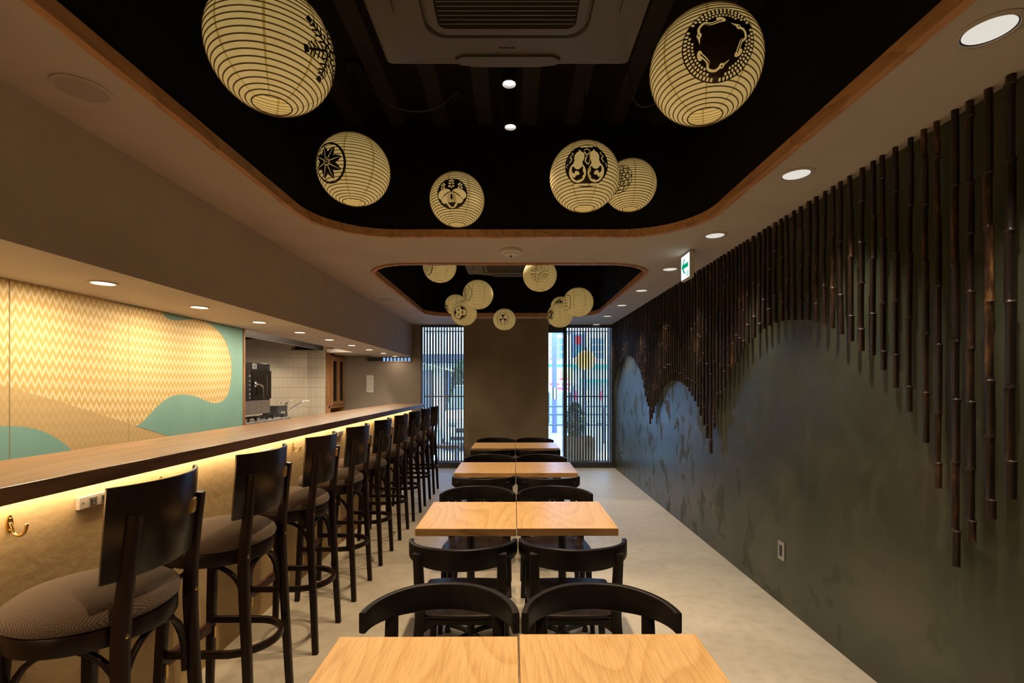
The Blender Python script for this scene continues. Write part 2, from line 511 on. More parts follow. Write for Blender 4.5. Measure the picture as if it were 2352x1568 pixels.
def paper_mat(name, lvl):
    """washi lit from within, eight glued seams"""
    m, nt, b = mat(name)
    tc = N(nt, 'ShaderNodeTexCoord'); sp = N(nt, 'ShaderNodeSeparateXYZ')
    nt.links.new(tc.outputs['Object'], sp.inputs[0])
    at = N(nt, 'ShaderNodeMath', operation='ARCTAN2'); nt.links.new(sp.outputs['Y'], at.inputs[0]); nt.links.new(sp.outputs['X'], at.inputs[1])
    k = N(nt, 'ShaderNodeMath', operation='MULTIPLY', i_1=8 / (2 * PI)); nt.links.new(at.outputs[0], k.inputs[0])
    pp = N(nt, 'ShaderNodeMath', operation='PINGPONG', i_1=0.5); nt.links.new(k.outputs[0], pp.inputs[0])
    lt = N(nt, 'ShaderNodeMath', operation='LESS_THAN', i_1=0.027); nt.links.new(pp.outputs[0], lt.inputs[0])
    n = N(nt, 'ShaderNodeTexNoise', i_Scale=26.0, i_Detail=6.0); nt.links.new(tc.outputs['Object'], n.inputs['Vector'])
    r = ramp(nt, n.outputs['Fac'], [(0.3, (0.90, 0.61, 0.20)), (0.7, (1.0, 0.70, 0.25))])
    mx = N(nt, 'ShaderNodeMix', data_type='RGBA'); mx.inputs[7].default_value = (0.50, 0.31, 0.05, 1)
    nt.links.new(lt.outputs[0], mx.inputs[0]); nt.links.new(r.outputs[0], mx.inputs[6])
    b.inputs['Base Color'].default_value = (0.50, 0.42, 0.25, 1)
    b.inputs['Roughness'].default_value = 0.7
    b.inputs['Specular IOR Level'].default_value = 0.25
    nt.links.new(mx.outputs[2], b.inputs['Emission Color'])
    b.inputs['Emission Strength'].default_value = lvl
    return m
M['paper'] = paper_mat('lantern_paper', 0.33)
M['paper_inner'] = paper_mat('lantern_paper_inner', 0.34)

def tile_mat():
    m, nt, b = mat('kitchen_tile')
    v = coords(nt, (1, 1, 1), 'UV')
    br = N(nt, 'ShaderNodeTexBrick', offset=0.0, squash=1.0)
    br.inputs['Color1'].default_value = (0.62, 0.55, 0.44, 1); br.inputs['Color2'].default_value = (0.66, 0.59, 0.48, 1)
    br.inputs['Mortar'].default_value = (0.30, 0.25, 0.19, 1)
    br.inputs['Scale'].default_value = 1.0; br.inputs['Mortar Size'].default_value = 0.003
    br.inputs['Brick Width'].default_value = 0.026; br.inputs['Row Height'].default_value = 0.155
    nt.links.new(v, br.inputs['Vector'])
    nt.links.new(br.outputs['Color'], b.inputs['Base Color'])
    b.inputs['Roughness'].default_value = 0.3
    return m
M['tile'] = tile_mat()

def uv_plane(name, p0, p1, z0, z1, m, parent=None, thick=0.0):
    """upright slab from p0 to p1 (xy) with UV in metres"""
    bm = newbm()
    uvl = bm.loops.layers.uv.new('uv')
    a, b = Vector((*p0, 0)), Vector((*p1, 0)); L = (b - a).length
    nrm = Vector((-(b - a).y, (b - a).x, 0)).normalized() * thick
    vs = [bm.verts.new(a + Vector((0, 0, z0))), bm.verts.new(b + Vector((0, 0, z0))), bm.verts.new(b + Vector((0, 0, z1))), bm.verts.new(a + Vector((0, 0, z1)))]
    f = bm.faces.new(vs)
    for lp, uv in zip(f.loops, ((0, z0), (L, z0), (L, z1), (0, z1))): lp[uvl].uv = uv
    if thick:
        r = bmesh.ops.extrude_face_region(bm, geom=[f])
        bmesh.ops.translate(bm, verts=[g for g in r['geom'] if isinstance(g, bmesh.types.BMVert)], vec=nrm)
    return link(name, bm, m, parent)

# ================================================================== THE SETTING
YB, YF = -1.6, 8.38          # room ends along the view axis
XR, XM, XP = 1.738, -2.40, -1.566
ZC, ZS = 2.48, 1.927         # ceiling, soffit underside

bm = newbm(); box(bm, -4.6, XR + 0.1, YB - 0.1, YF + 0.1, -0.12, 0.0)
struct(link('floor', bm, M['floor']))

# ceiling slab with two rounded openings
OPEN = [rounded_outline(-1.32, 1.235, -1.15, 3.41, 0.50), rounded_outline(-1.32, 1.235, 4.18, 7.30, 0.42)]
bm = newbm()
def loop_edges(bm, pts, z):
    vs = [bm.verts.new((p[0], p[1], z)) for p in pts]
    return [bm.edges.new((vs[i], vs[(i + 1) % len(vs)])) for i in range(len(vs))]
es = loop_edges(bm, [(-1.80, YB - 0.1), (XR + 0.1, YB - 0.1), (XR + 0.1, YF + 0.1), (-1.80, YF + 0.1)], ZC)
for o_ in OPEN: es += loop_edges(bm, o_, ZC)
bmesh.ops.triangle_fill(bm, edges=es, use_beauty=True)
# drop triangles that fell inside an opening
def inside(p, poly):
    c = False; n = len(poly)
    for i in range(n):
        (x1, y1), (x2, y2) = poly[i], poly[(i + 1) % n]
        if (y1 > p[1]) != (y2 > p[1]) and p[0] < (x2 - x1) * (p[1] - y1) / (y2 - y1) + x1: c = not c
    return c
bad = [f for f in bm.faces if any(inside(f.calc_center_median(), o_) for o_ in OPEN)]
bmesh.ops.delete(bm, geom=bad, context='FACES')
r = bmesh.ops.extrude_face_region(bm, geom=bm.faces[:])
bmesh.ops.translate(bm, verts=[g for g in r['geom'] if isinstance(g, bmesh.types.BMVert)], vec=(0, 0, 0.019))
struct(link('ceiling', bm, M['ceiling']))

# black recess above each opening, with corrugated deck at the top
ZV = 3.30
for o_, (ya, yb) in zip(OPEN, ((-1.15, 3.41), (4.18, 7.30))):
    bm = newbm()
    n = len(o_)
    lo = [bm.verts.new((p[0], p[1], ZC + 0.02)) for p in o_]; hi = [bm.verts.new((p[0], p[1], ZV)) for p in o_]
    for i in range(n): bm.faces.new((lo[i], lo[(i + 1) % n], hi[(i + 1) % n], hi[i]))
    bm.faces.new(hi)
    # outer shell gives the recess its thickness
    o2 = [(p[0] + (0.04 if p[0] > 0 else -0.04), p[1] + (0.04 if p[1] > (ya + yb) / 2 else -0.04)) for p in o_]
    lo2 = [bm.verts.new((p[0], p[1], ZC + 0.02)) for p in o2]; hi2 = [bm.verts.new((p[0], p[1], ZV + 0.04)) for p in o2]
    for i in range(n):
        bm.faces.new((lo2[i], hi2[i], hi2[(i + 1) % n], lo2[(i + 1) % n]))
        bm.faces.new((lo[i], lo2[i], lo2[(i + 1) % n], lo[(i + 1) % n]))
    bm.faces.new(hi2[::-1])
    rec = struct(link('ceiling_recess', bm, M['void']))
    bm = newbm()
    x = -1.18
    while x < 1.15:
        # trapezoid rib of the steel deck
        y0, y1 = ya + 0.06, yb - 0.06
        sec = [(x, ZV), (x + 0.03, ZV - 0.075), (x + 0.13, ZV - 0.075), (x + 0.16, ZV)]
        A = [bm.verts.new((s[0], y0, s[1])) for s in sec]; B = [bm.verts.new((s[0], y1, s[1])) for s in sec]
        for i in range(4): bm.faces.new((A[i], A[(i + 1) % 4], B[(i + 1) % 4], B[i]))
        bm.faces.new(A); bm.faces.new(B[::-1])
        x += 0.30
    d_ = struct(link('ceiling_deck', bm, M['deck'], rec))

# wooden rims
for k, (x0, x1, y0, y1, rr) in enumerate(((-1.32, 1.235, -1.15, 3.41, 0.50), (-1.32, 1.235, 4.18, 7.30, 0.42))):
    bm = newbm()
    path = rounded_outline(x0, x1, y0, y1, rr, 20)
    n = len(path)
    prof = [(0.020, 2.466), (0.020, ZC + 0.001), (0.0, ZC + 0.001), (0.0, 2.520), (-0.014, 2.520), (-0.014, 2.466)]   # (outward offset, z)
    rings = []
    for off, z in prof:
        rings.append([bm.verts.new((p[0], p[1], z)) for p in rounded_outline(x0 - off, x1 + off, y0 - off, y1 + off, rr + off, 20)])
    for q in range(len(rings)):
        A, B = rings[q], rings[(q + 1) % len(rings)]
        for i in range(n): bm.faces.new((A[i], A[(i + 1) % n], B[(i + 1) % n], B[i]))
    struct(link('trim_%d' % (k + 1), bm, M['rim']))

# right wall, rear wall
bm = newbm(); box(bm, XR, XR + 0.1, YB, YF + 0.1, 0, ZC)
struct(link('wall_right', bm, M['green']))
bm = newbm(); box(bm, -4.6, XR + 0.1, YB - 0.1, YB, 0, 3.4)
struct(link('wall_rear', bm, M['backwall']))

# soffit over the bar
bm = newbm(); box(bm, XM - 0.02, -1.773, YB, YF, ZS, ZC + 0.1)
struct(link('soffit', bm, M['soffit']))

# mural wall
bm = newbm(); box(bm, XM - 0.08, XM, YB, 4.27, 0, ZS + 0.002)
struct(link('wall_left', bm, M['teal']))
bm = newbm(); box(bm, XM - 0.09, XM + 0.012, 4.27, 4.295, 0, ZS + 0.002, bevel=0.002)
struct(link('trim_3', bm, M['cabinet']))

# street-side wall; see-through slot added to stand in for a grille's bright reflections
bm = newbm()
TX0, TX1, TZ0, TZ1 = -2.55, -1.80, 1.848, 1.912
box(bm, -4.6, -1.622, YF, YF + 0.1, 0, TZ0)
box(bm, -4.6, -1.622, YF, YF + 0.1, TZ1, ZC + 0.1)
box(bm, -4.6, TX0, YF, YF + 0.1, TZ0, TZ1)
box(bm, TX1, -1.622, YF, YF + 0.1, TZ0, TZ1)
struct(link('wall_street', bm, M['backwall']))
bm = newbm()
box(bm, TX0 - 0.02, TX1 + 0.02, YF - 0.012, YF - 0.001, TZ0 - 0.02, TZ0)
box(bm, TX0 - 0.02, TX1 + 0.02, YF - 0.012, YF - 0.001, TZ1, TZ1 + 0.015)
box(bm, TX0 - 0.02, TX0, YF - 0.012, YF - 0.001, TZ0, TZ1)
box(bm, TX1, TX1 + 0.02, YF - 0.012, YF - 0.001, TZ0, TZ1)
w3 = struct(link('grille_slot', bm, M['backwall']))
bm = newbm()
box(bm, TX0, -2.28, YF + 0.03, YF + 0.05, TZ0, TZ1)
x = -2.28
while x < TX1 - 0.03:
    box(bm, x + 0.035, x + 0.062, YF + 0.03, YF + 0.05, TZ0, TZ1); x += 0.062
link('grille_slot_slats', bm, M['frame'], w3)

# plastered pillar
bm = newbm(); box(bm, -0.79, 0.544, 7.64, YF + 0.1, 0, ZC, bevel=0.004)
struct(link('wall_pillar', bm, M['pillar']))

# kitchen shell
bm = newbm(); box(bm, -4.6, XM - 0.02, 4.28, YF, ZC, ZC + 0.1)
box(bm, -2.93, XM - 0.02, 7.55, YF, 1.945, 2.0)
struct(link('ceiling_kitchen', bm, M['ceiling']))
bm = newbm(); box(bm, -4.6, -4.5, YB, YF, 0, ZC + 0.1); box(bm, -4.5, XM - 0.09, 4.17, 4.27, 0, ZC)
struct(link('wall_kitchen', bm, M['backwall']))
tw = uv_plane('wall_tiled', (-4.495, 6.66), (-3.30, 7.70), 0, 2.3, M['tile'], thick=0.03)
struct(tw)
struct(uv_plane('wall_tiled_return', (-3.30, 7.70), (-3.01, 7.70), 0, 2.3, M['tile'], thick=0.03))

# ---- window_1 (left of the pillar)
def upright_frame(name, x0, x1, z0, z1, parts, m):
    bm = newbm()
    for q in parts: box(bm, *q, bevel=0.002, seg=1)
    return struct(link(name, bm, m))
Y0, Y1 = YF + 0.0, YF + 0.06
w1 = upright_frame('window_1', 0, 0, 0, 0, [(-1.622, -0.79, Y0, Y1, 0.0, 0.095), (-1.622, -0.79, Y0, Y1, 2.44, 2.48),
                   (-1.622, -1.592, Y0, Y1, 0.095, 2.44), (-0.815, -0.79, Y0, Y1, 0.095, 2.44)], M['frame'])
bm = newbm(); box(bm, -1.592, -0.815, YF + 0.025, YF + 0.031, 0.095, 2.44)
link('pane', bm, M['glass'], w1)
# ---- door_1 (right of the pillar)
d1 = upright_frame('door_1', 0, 0, 0, 0, [(0.544, XR, Y0, Y1, 0.0, 0.02), (0.90, XR, Y0, Y1, 0.02, 0.10), (0.544, 0.90, Y0, Y1, 2.345, 2.48), (0.90, XR, Y0, Y1, 2.43, 2.48),
                   (0.853, 0.90, Y0, Y1, 0.02, 2.40), (1.69, XR, Y0, Y1, 0.10, 2.43), (0.544, 0.566, Y0, Y1, 0.02, 2.345)], M['frame'])
bm = newbm(); box(bm, 0.900, 1.69, YF + 0.025, YF + 0.031, 0.10, 2.43); box(bm, 0.566, 0.853, YF + 0.035, YF + 0.041, 0.02, 2.345)
link('pane', bm, M['glass'], d1)
bm = newbm(); box(bm, 1.655, 1.672, YF + 0.032, YF + 0.05, 0.10, 2.43); box(bm, 0.570, 0.580, YF + 0.042, YF + 0.055, 0.02, 2.345); box(bm, 0.838, 0.849, YF + 0.042, YF + 0.055, 0.02, 2.345)
link('edge_strip', bm, M['alu'], d1)['label'] = 'pale metal edge strips of the glazing'

# ---- outside lattices
def lattice(x0, x1, label):
    t = thing('wooden_lattice', label, 'lattice', ((x0 + x1) / 2, YF + 0.16, 0), group='slatted wooden screens outside the glass')
    bm = newbm()
    w = x1 - x0; n = int(w / 0.0502); x = -w / 2
    for i in range(n + 1):
        xx = -w / 2 + i * (w - 0.028) / n
        box(bm, xx, xx + 0.030, -0.014, 0.014, 0.10, 2.46)
    link('slat', bm, M['lattice'], t)
    for q in ((0.021, 0.036, 1.222, 1.245), (0.021, 0.036, 2.375, 2.395), (-0.02, 0.035, 0.06, 0.10), (-0.02, 0.035, 2.46, 2.50)):
        bm = newbm(); box(bm, -w / 2, w / 2, *q)
        link('rail', bm, M['lattice'], t)
    for xx in (-w / 2 + 0.01, w / 2 - 0.03):
        bm = newbm(); box(bm, xx, xx + 0.02, -0.01, 0.03, -0.03, 0.06)
        link('post', bm, M['frame'], t)
    return t
lattice(-1.60, -0.72, 'brown vertical slat screen outside the window left of the pillar')
lattice(0.905, 1.72, 'brown vertical slat screen outside the glass right of the pillar, yellow globe behind')

# ================================================================== MURAL
bm = newbm()
def mp(x, y):
    d = -XM * FPX / (VX - x)
    return (d, CAM_Z + (VY - y) * d / FPX)
def patch(bm, pts, off, mi):
    cl = []
    for p in pts:
        p = (p[0], min(p[1], ZT))
        if not cl or (abs(p[0] - cl[-1][0]) + abs(p[1] - cl[-1][1])) > 1e-4: cl.append(p)
    vs = [bm.verts.new((off, p[0], p[1])) for p in cl]
    for tri in tessellate_polygon([[Vector((p[0], p[1], 0)) for p in cl]]):
        f = bm.faces.new([vs[i] for i in tri]); f.material_index = mi
ZT = ZS - 0.001
# the whole panel, yellow chevrons
patch(bm, [(YB + 0.01, 0.02), (4.268, 0.02), (4.268, ZT), (YB + 0.01, ZT)], 0.002, 0)
# tan hill
tan = [mp(0, 883), mp(120, 917), mp(200, 942), mp(310, 977), mp(388, 1002), mp(470, 1027), (3.9, 0.6), (YB + 0.01, 0.6), (YB + 0.01, mp(0, 883)[1] + 0.35)]
patch(bm, tan, 0.0028, 1)
def c2(pts, per=6):
    return [(v[0], v[1]) for v in smooth_curve([(p[0], p[1], 0) for p in pts], per)]
# big teal field at the far end
ed = [mp(*p) for p in ((371, 714), (374, 722), (382, 730), (395, 735), (412, 735.5), (430, 733.5), (448, 733), (464, 736), (480, 743), (497, 757), (512, 774), (523, 797), (530, 826), (531.5, 850), (529, 878), (524, 901), (516, 915), (505, 923), (493, 925.5), (480, 923), (465, 917), (445, 909), (425, 906), (408, 906), (393, 910), (378, 918), (360, 933), (343, 951), (330, 965), (319, 974), (310, 978))]
ed = c2(ed)
pts = ed + [mp(388, 1002), mp(470, 1027), (3.9, 0.6), (4.268, 0.6), (4.268, ZT), (mp(371, 714)[0], ZT)]
patch(bm, pts, 0.0036, 2)
# teal sliver under the soffit
sl = c2([mp(228, 672), mp(245, 688), mp(281, 698), (mp(310, 705)), mp(332, 708), mp(350, 708)])
sl = [(a, min(b, ZT)) for a, b in sl]
patch(bm, sl + [(mp(352, 708)[0], ZT), (mp(226, 680)[0], ZT)], 0.0036, 2)
# teal hump at the near end
hp = c2([mp(-40, 978), mp(0, 978), mp(22, 978.5), mp(50, 980), mp(80, 985), mp(108, 995), mp(130, 1007), mp(148, 1020), mp(160, 1031), mp(170, 1043), mp(182, 1062)])
patch(bm, [(YB + 0.01, mp(-40, 978)[1] - 0.15)] + hp + [(mp(182, 1062)[0], 0.6), (YB + 0.01, 0.6)], 0.0036, 2)
# board joints
for xx, w in ((20.5, 0.0035), (294, 0.0014), (463, 0.0012)):
    d = mp(xx, 800)[0]
    patch(bm, [(d - w / 2, 0.6), (d + w / 2, 0.6), (d + w / 2, ZT), (d - w / 2, ZT)], 0.0042, 3)
mur = link('mural', bm, [M['chev'], M['chev_tan'], M['teal'], flat('mural_joint', (0.30, 0.22, 0.11), 0.8)], loc=(XM, 0, 0))
tag(mur, 'yellow zigzag mural with teal wave shapes on the wall behind the bar', 'mural')

# ================================================================== BAR COUNTER
bar = thing('bar_counter', 'long wooden bar counter with plastered front and glowing underside, stools in front', 'counter', (XP, 3.0, 0))
def loc_y(y): return y - 3.0
bm = newbm()
fs = box(bm, -1.87 - XP, -1.366 - XP, loc_y(YB + 0.01), loc_y(7.46), 1.098, 1.148, bevel=0.004)
for f in bm.faces: f.material_index = 1 if abs(f.normal.z) < 0.5 else 0
bmesh.ops.recalc_face_normals(bm, faces=bm.faces[:])
for f in bm.faces:
    f.normal_update(); f.material_index = 0 if f.normal.z > 0.5 else 1
link('countertop', bm, [M['counter'], M['counter_edge']], bar)
bm = newbm(); box(bm, -0.08, 0, loc_y(YB + 0.01), loc_y(7.43), 0, 1.098)
link('front_panel', bm, M['panel'], bar)['label'] = 'yellowish plastered counter front'
bm = newbm(); box(bm, -0.30, -0.28, loc_y(YB + 0.01), loc_y(7.43), 0, 1.098); box(bm, -0.28, -0.08, loc_y(7.41), loc_y(7.43), 0, 1.098)
link('back_panel', bm, M['counter_edge'], bar)
bm = newbm(); box(bm, 0.006, 0.022, loc_y(YB + 0.02), loc_y(7.40), 1.088, 1.0975)
link('light_strip', bm, M['strip_glow'], bar)['label'] = 'warm glowing strip under the counter edge'
area('strip_light', (XP + 0.035, 2.9, 1.083), L_STRIP, (1.0, 0.72, 0.40), 0.02, 8.9, (0, math.radians(10), 0))

# ================================================================== DOWNLIGHTS
def make_downlight(r, glow, deep, ring):
    t = thing('downlight', 'x', 'downlight')
    bm = newbm()
    lathe(bm, [(r * 1.24, 0.0), (r * 1.24, -0.004), (r * 1.02, -0.006), (r * 1.0, 0.004), (r * 1.0, deep)], 32)
    smooth_angle(link('ring', bm, M[ring], t), 40)
    bm = newbm(); lathe(bm, [(0, deep * 0.5), (r * 0.97, deep * 0.5), (r * 0.97, deep * 0.5 + 0.004), (0, deep * 0.5 + 0.004)], 32)
    link('lens', bm, M[glow], t)
    return t
def bar_lamp(y):
    o = area('bar_lamp', (-2.02, y, ZS - 0.0075), L_SOFFIT * (0.15 if y > 7.8 else (0.6 if y > 7.2 else 1)), SOFFC, 0.08, 0.08, (0, 0, 0))
    o.data.shape = 'DISK'
dl = make_downlight(0.048, 'dl_warm', -0.004, 'dl_ring')
names = 'soffit over the bar'
yl = [2.375 + 0.727 * k for k in range(-2, 9)]
seen = 0
for k, y in enumerate(yl):
    if k < 2:
        bar_lamp(y)
        continue
    seen += 1
    o = dl if seen == 1 else copy_tree(dl)
    o.location = (-2.02, y, ZS)
    o['label'] = 'small round warm downlight in the soffit over the bar, %s from the camera end' % ordinal(seen)
    o['group'] = 'downlights in the soffit'
    bar_lamp(y)

def make_downlight_recessed(r):
    t = thing('downlight', 'x', 'downlight')
    bm = newbm()
    lathe(bm, [(r * 1.28, 0.0), (r * 1.28, -0.003), (r * 1.03, -0.006), (r * 1.0, -0.003)], 36)
    smooth_angle(link('ring', bm, M['dl_ring'], t), 40)
    bm = newbm()
    lathe(bm, [(r * 1.0, -0.003), (r * 0.97, -0.0012), (r * 0.93, -0.0008)], 36)
    link('baffle', bm, M['dl_ring_dark'], t)
    bm = newbm()
    lathe(bm, [(r * 0.94, -0.0012), (r * 0.6, -0.0008), (0, -0.0006)], 36)
    link('reflector', bm, M['dl_neutral'], t)['label'] = 'pale lit reflector'
    return t
dr = make_downlight_recessed(0.066)
for k in range(8):
    y = 1.44 + 0.983 * k
    o = dr if k == 0 else copy_tree(dr)
    o.location = (1.415, y, ZC)
    o['label'] = 'round white downlight in the ceiling beside the bamboo wall, %s from the camera' % ordinal(k + 1)
    o['group'] = 'downlights along the green wall'
    spot('wall_lamp', (1.415, y, ZC - 0.015), L_WALLSIDE, NEUTRAL, 84, 1.0, 0.02)
spot('wall_lamp', (1.415, 0.46, ZC - 0.015), L_WALLSIDE, NEUTRAL, 84, 1.0, 0.02)

# black track spotlights hanging in the recess
def make_track_spot():
    t = thing('spotlight', 'x', 'spotlight')
    bm = newbm()
    lathe(bm, [(0, 0.20), (0.034, 0.20), (0.038, 0.19), (0.038, 0.0), (0.033, -0.004), (0.031, 0.012), (0.0, 0.014)], 24)
    smooth_angle(link('housing', bm, M['black_metal'], t), 40)
    bm = newbm(); lathe(bm, [(0, 0.008), (0.029, 0.008), (0.029, 0.011), (0, 0.011)], 24)
    link('lens', bm, M['spot_glow'], t)
    bm = newbm(); lathe(bm, [(0.009, 0.19), (0.009, ZV - 2.92 - 0.02), (0.03, ZV - 2.92 - 0.02), (0.03, ZV - 2.92 + 0.0), (0.0, ZV - 2.92 + 0.0)], 16)
    link('stem', bm, M['black_metal'], t)
    return t
ts = make_track_spot(); ts.location = (-0.025, 2.40, 2.92)
ts['label'] = 'black ceiling spotlight glaring in the dark recess, just beyond the cassette'; ts['group'] = 'spotlights in the recess'
dup(ts, (-0.022, 2.80, 2.92), 0, 'black ceiling spotlight in the dark recess, farther and lower in view', 'spotlights in the recess')
for (x, y, p) in ((-0.025, 2.40, 0.7), (-0.022, 2.80, 0.7)):
    spot('track_lamp', (x, y, 2.915), L_TRACK * p, WARM2, 86, 1.0, 0.03)
# the rest of the same row of ceiling spots, out of view above the opening's edges
for (x, y, p) in ((-0.02, 0.72, 1.0), (-0.02, 4.55, 0.62), (-0.02, 5.75, 0.55)):
    o = dup(ts, (x, y, 2.92), 0, 'black ceiling spotlight in the recess, above the dining tables', 'spotlights in the recess')
    spot('track_lamp', (x, y, 2.915), L_TRACK * p, WARM2, 86, 1.0, 0.03)

# ================================================================== CEILING FITTINGS
def disc_speaker(y, x, label):
    t = thing('ceiling_speaker', label, 'speaker', (x, y, ZC), group='round speakers in the left ceiling')
    bm = newbm(); lathe(bm, [(0.088, 0.0), (0.088, -0.004), (0.083, -0.007), (0.075, -0.005), (0.074, 0.0)], 40)
    smooth_angle(link('ring', bm, M['dl_ring'], t), 50)
    bm = newbm(); lathe(bm, [(0.0745, -0.0045), (0.05, -0.006), (0, -0.0065)], 40)
    link('grille', bm, M['speaker_mesh'], t, True)
M['speaker_mesh'] = noisy('speaker_mesh', (0.36, 0.32, 0.28), (0.44, 0.39, 0.34), 350, 0.6)
disc_speaker(1.725, -1.543, 'large round ceiling speaker near the camera, upper left corner')
disc_speaker(5.91, -1.56, 'round ceiling speaker far down the left ceiling by the second recess')

t = thing('smoke_detector', 'round white smoke detector on the ceiling between the two recesses', 'smoke detector', (-0.024, 3.77, ZC))
bm = newbm(); lathe(bm, [(0.082, 0), (0.084, -0.006), (0.082, -0.022), (0.07, -0.03), (0, -0.031)], 36)
smooth_angle(link('base', bm, M['white_plastic'], t), 35)
bm = newbm(); lathe(bm, [(0.064, -0.030), (0.058, -0.040), (0.030, -0.046), (0.0, -0.047)], 36)
smooth_angle(link('chamber', bm, M['white_plastic'], t), 35)
bm = newbm(); lathe(bm, [(0.008, -0.045), (0.008, -0.055), (0.0, -0.056)], 14)
link('sensor', bm, M['dark_plastic'], t)

# exit sign hanging from the ceiling
t = thing('exit_sign', 'lit white exit sign with a green arrow, hung from the ceiling by the bamboo', 'sign', (1.38, 3.85, ZC))
bm = newbm(); box(bm, -0.016, 0.016, -0.10, 0.10, -0.215, -0.006, bevel=0.004)
link('case', bm, M['white_plastic'], t)
bm = newbm(); box(bm, -0.008, 0.008, -0.05, 0.05, -0.01, 0.0)
link('bracket', bm, M['white_plastic'], t)
bm = newbm(); box(bm, -0.0185, -0.0155, -0.090, 0.090, -0.205, -0.018, bevel=0.001, seg=1)
link('face', bm, emissive('sign_white', (0.78, 0.95, 0.95), 1.25), t)['label'] = 'glowing white face'
bm = newbm()
def sgn(pts):  # (toward far end, up) on the face
    vs = [bm.verts.new((-0.0192, a, b)) for a, b in pts]
    f = bm.faces.new(vs); f.normal_update(); bmesh.ops.triangulate(bm, faces=[f])
sgn([(0.075, -0.105), (0.020, -0.045), (-0.004, -0.045), (0.034, -0.088), (-0.07, -0.088), (-0.07, -0.122), (0.034, -0.122), (-0.004, -0.165), (0.020, -0.165)])
for q in ((-0.078, -0.050, -0.195, -0.190), (-0.078, -0.073, -0.190, -0.160), (-0.055, -0.050, -0.190, -0.160), (-0.078, -0.050, -0.160, -0.156), (-0.0665, -0.0615, -0.19, -0.165), (-0.044, -0.020, -0.180, -0.176), (-0.044, -0.020, -0.168, -0.164)):
    sgn([(q[0], q[2]), (q[1], q[2]), (q[1], q[3]), (q[0], q[3])])
link('arrow', bm, emissive('sign_green', (0.0, 0.42, 0.22), 0.8), t)['label'] = 'green arrow'

# ceiling cassettes
def make_cassette():
    t = thing('air_conditioner', 'x', 'air conditioner')
    S = 0.475
    def rr_face(bm, hw, hd, r, z, n=6):
        return [bm.verts.new((p[0], p[1], z)) for p in rounded_outline(-hw, hw, -hd, hd, r, n)]
    bm = newbm()   # flat panel with a rounded dish
    L = [rr_face(bm, S, S, 0.02, 0.03), rr_face(bm, S, S, 0.02, 0.0), rr_face(bm, S * 0.985, S * 0.985, 0.03, -0.006), rr_face(bm, S * 0.90, S * 0.90, 0.26, -0.006),
         rr_face(bm, S * 0.885, S * 0.885, 0.25, -0.030), rr_face(bm, S * 0.60, S * 0.60, 0.07, -0.036), rr_face(bm, S * 0.59, S * 0.59, 0.07, -0.022), rr_face(bm, S * 0.575, S * 0.575, 0.07, -0.022), rr_face(bm, S * 0.565, S * 0.565, 0.065, -0.037), rr_face(bm, S * 0.50, S * 0.50, 0.03, -0.038), rr_face(bm, S * 0.495, S * 0.495, 0.03, 0.0)]
    for A, B in zip(L, L[1:]):
        n = len(A)
        for i in range(n): bm.faces.new((A[i], A[(i + 1) % n], B[(i + 1) % n], B[i]))
    smooth_angle(link('panel', bm, M['cassette'], t), 30)
    bm = newbm(); box(bm, -S * 0.49, S * 0.49, -S * 0.49, S * 0.49, -0.004, 0.0)
    g = link('grille', bm, M['void'], t)
    bm = newbm(); y = -S * 0.48
    while y < S * 0.49:
        box(bm, -S * 0.49, S * 0.49, y, y + 0.004, -0.032, -0.014); y += 0.0195
    link('grille_bars', bm, M['cassette_bar'], g)
    for a in range(4):   # swing flaps
        bm = newbm()
        pts = [(-0.20, 0.0), (-0.185, 0.026), (-0.12, 0.038), (0.12, 0.038), (0.185, 0.026), (0.20, 0.0), (0.17, -0.02), (-0.17, -0.02)]
        lo = [bm.verts.new((p[0], p[1] + S * 0.835, -0.041)) for p in pts]; hi = [bm.verts.new((p[0], p[1] + S * 0.835, -0.026)) for p in pts]
        for i in range(8): bm.faces.new((lo[i], lo[(i + 1) % 8], hi[(i + 1) % 8], hi[i]))
        bm.faces.new(lo); bm.faces.new(hi)
        f = link('flap', bm, M['cassette'], t); f.rotation_euler = (0, 0, a * PI / 2)
    bm = newbm()
    for k in range(4): box(bm, -0.03 + k * 0.0155, -0.03 + k * 0.0155 + 0.011, S * 0.705, S * 0.711, -0.0375, -0.034)
    link('logo', bm, M['dark_plastic'], t)
    bm = newbm(); box(bm, -0.40, 0.40, -0.40, 0.40, 0.03, 0.30)
    link('body', bm, M['joist'], t)
    bm = newbm()
    for a, b in ((-0.38, -0.38), (0.38, -0.38), (-0.38, 0.38), (0.38, 0.38)): tube(bm, [(a, b, 0.28), (a, b, ZV - 2.70 - 0.0)], 0.005, 8)
    link('hanger_rod', bm, M['joist'], t)
    return t
M['cassette_bar'] = flat('cassette_bar', (0.10, 0.088, 0.075), 0.5)
ac = make_cassette(); ac.location = (-0.025, 1.445, 2.70)
ac['label'] = 'shade-darkened four-way ceiling cassette air conditioner in the near dark recess'; ac['group'] = 'ceiling cassette units'
dup(ac, (-0.05, 5.06, 2.70), 0, 'shade-darkened ceiling cassette air conditioner behind the far recess edge', 'ceiling cassette units')

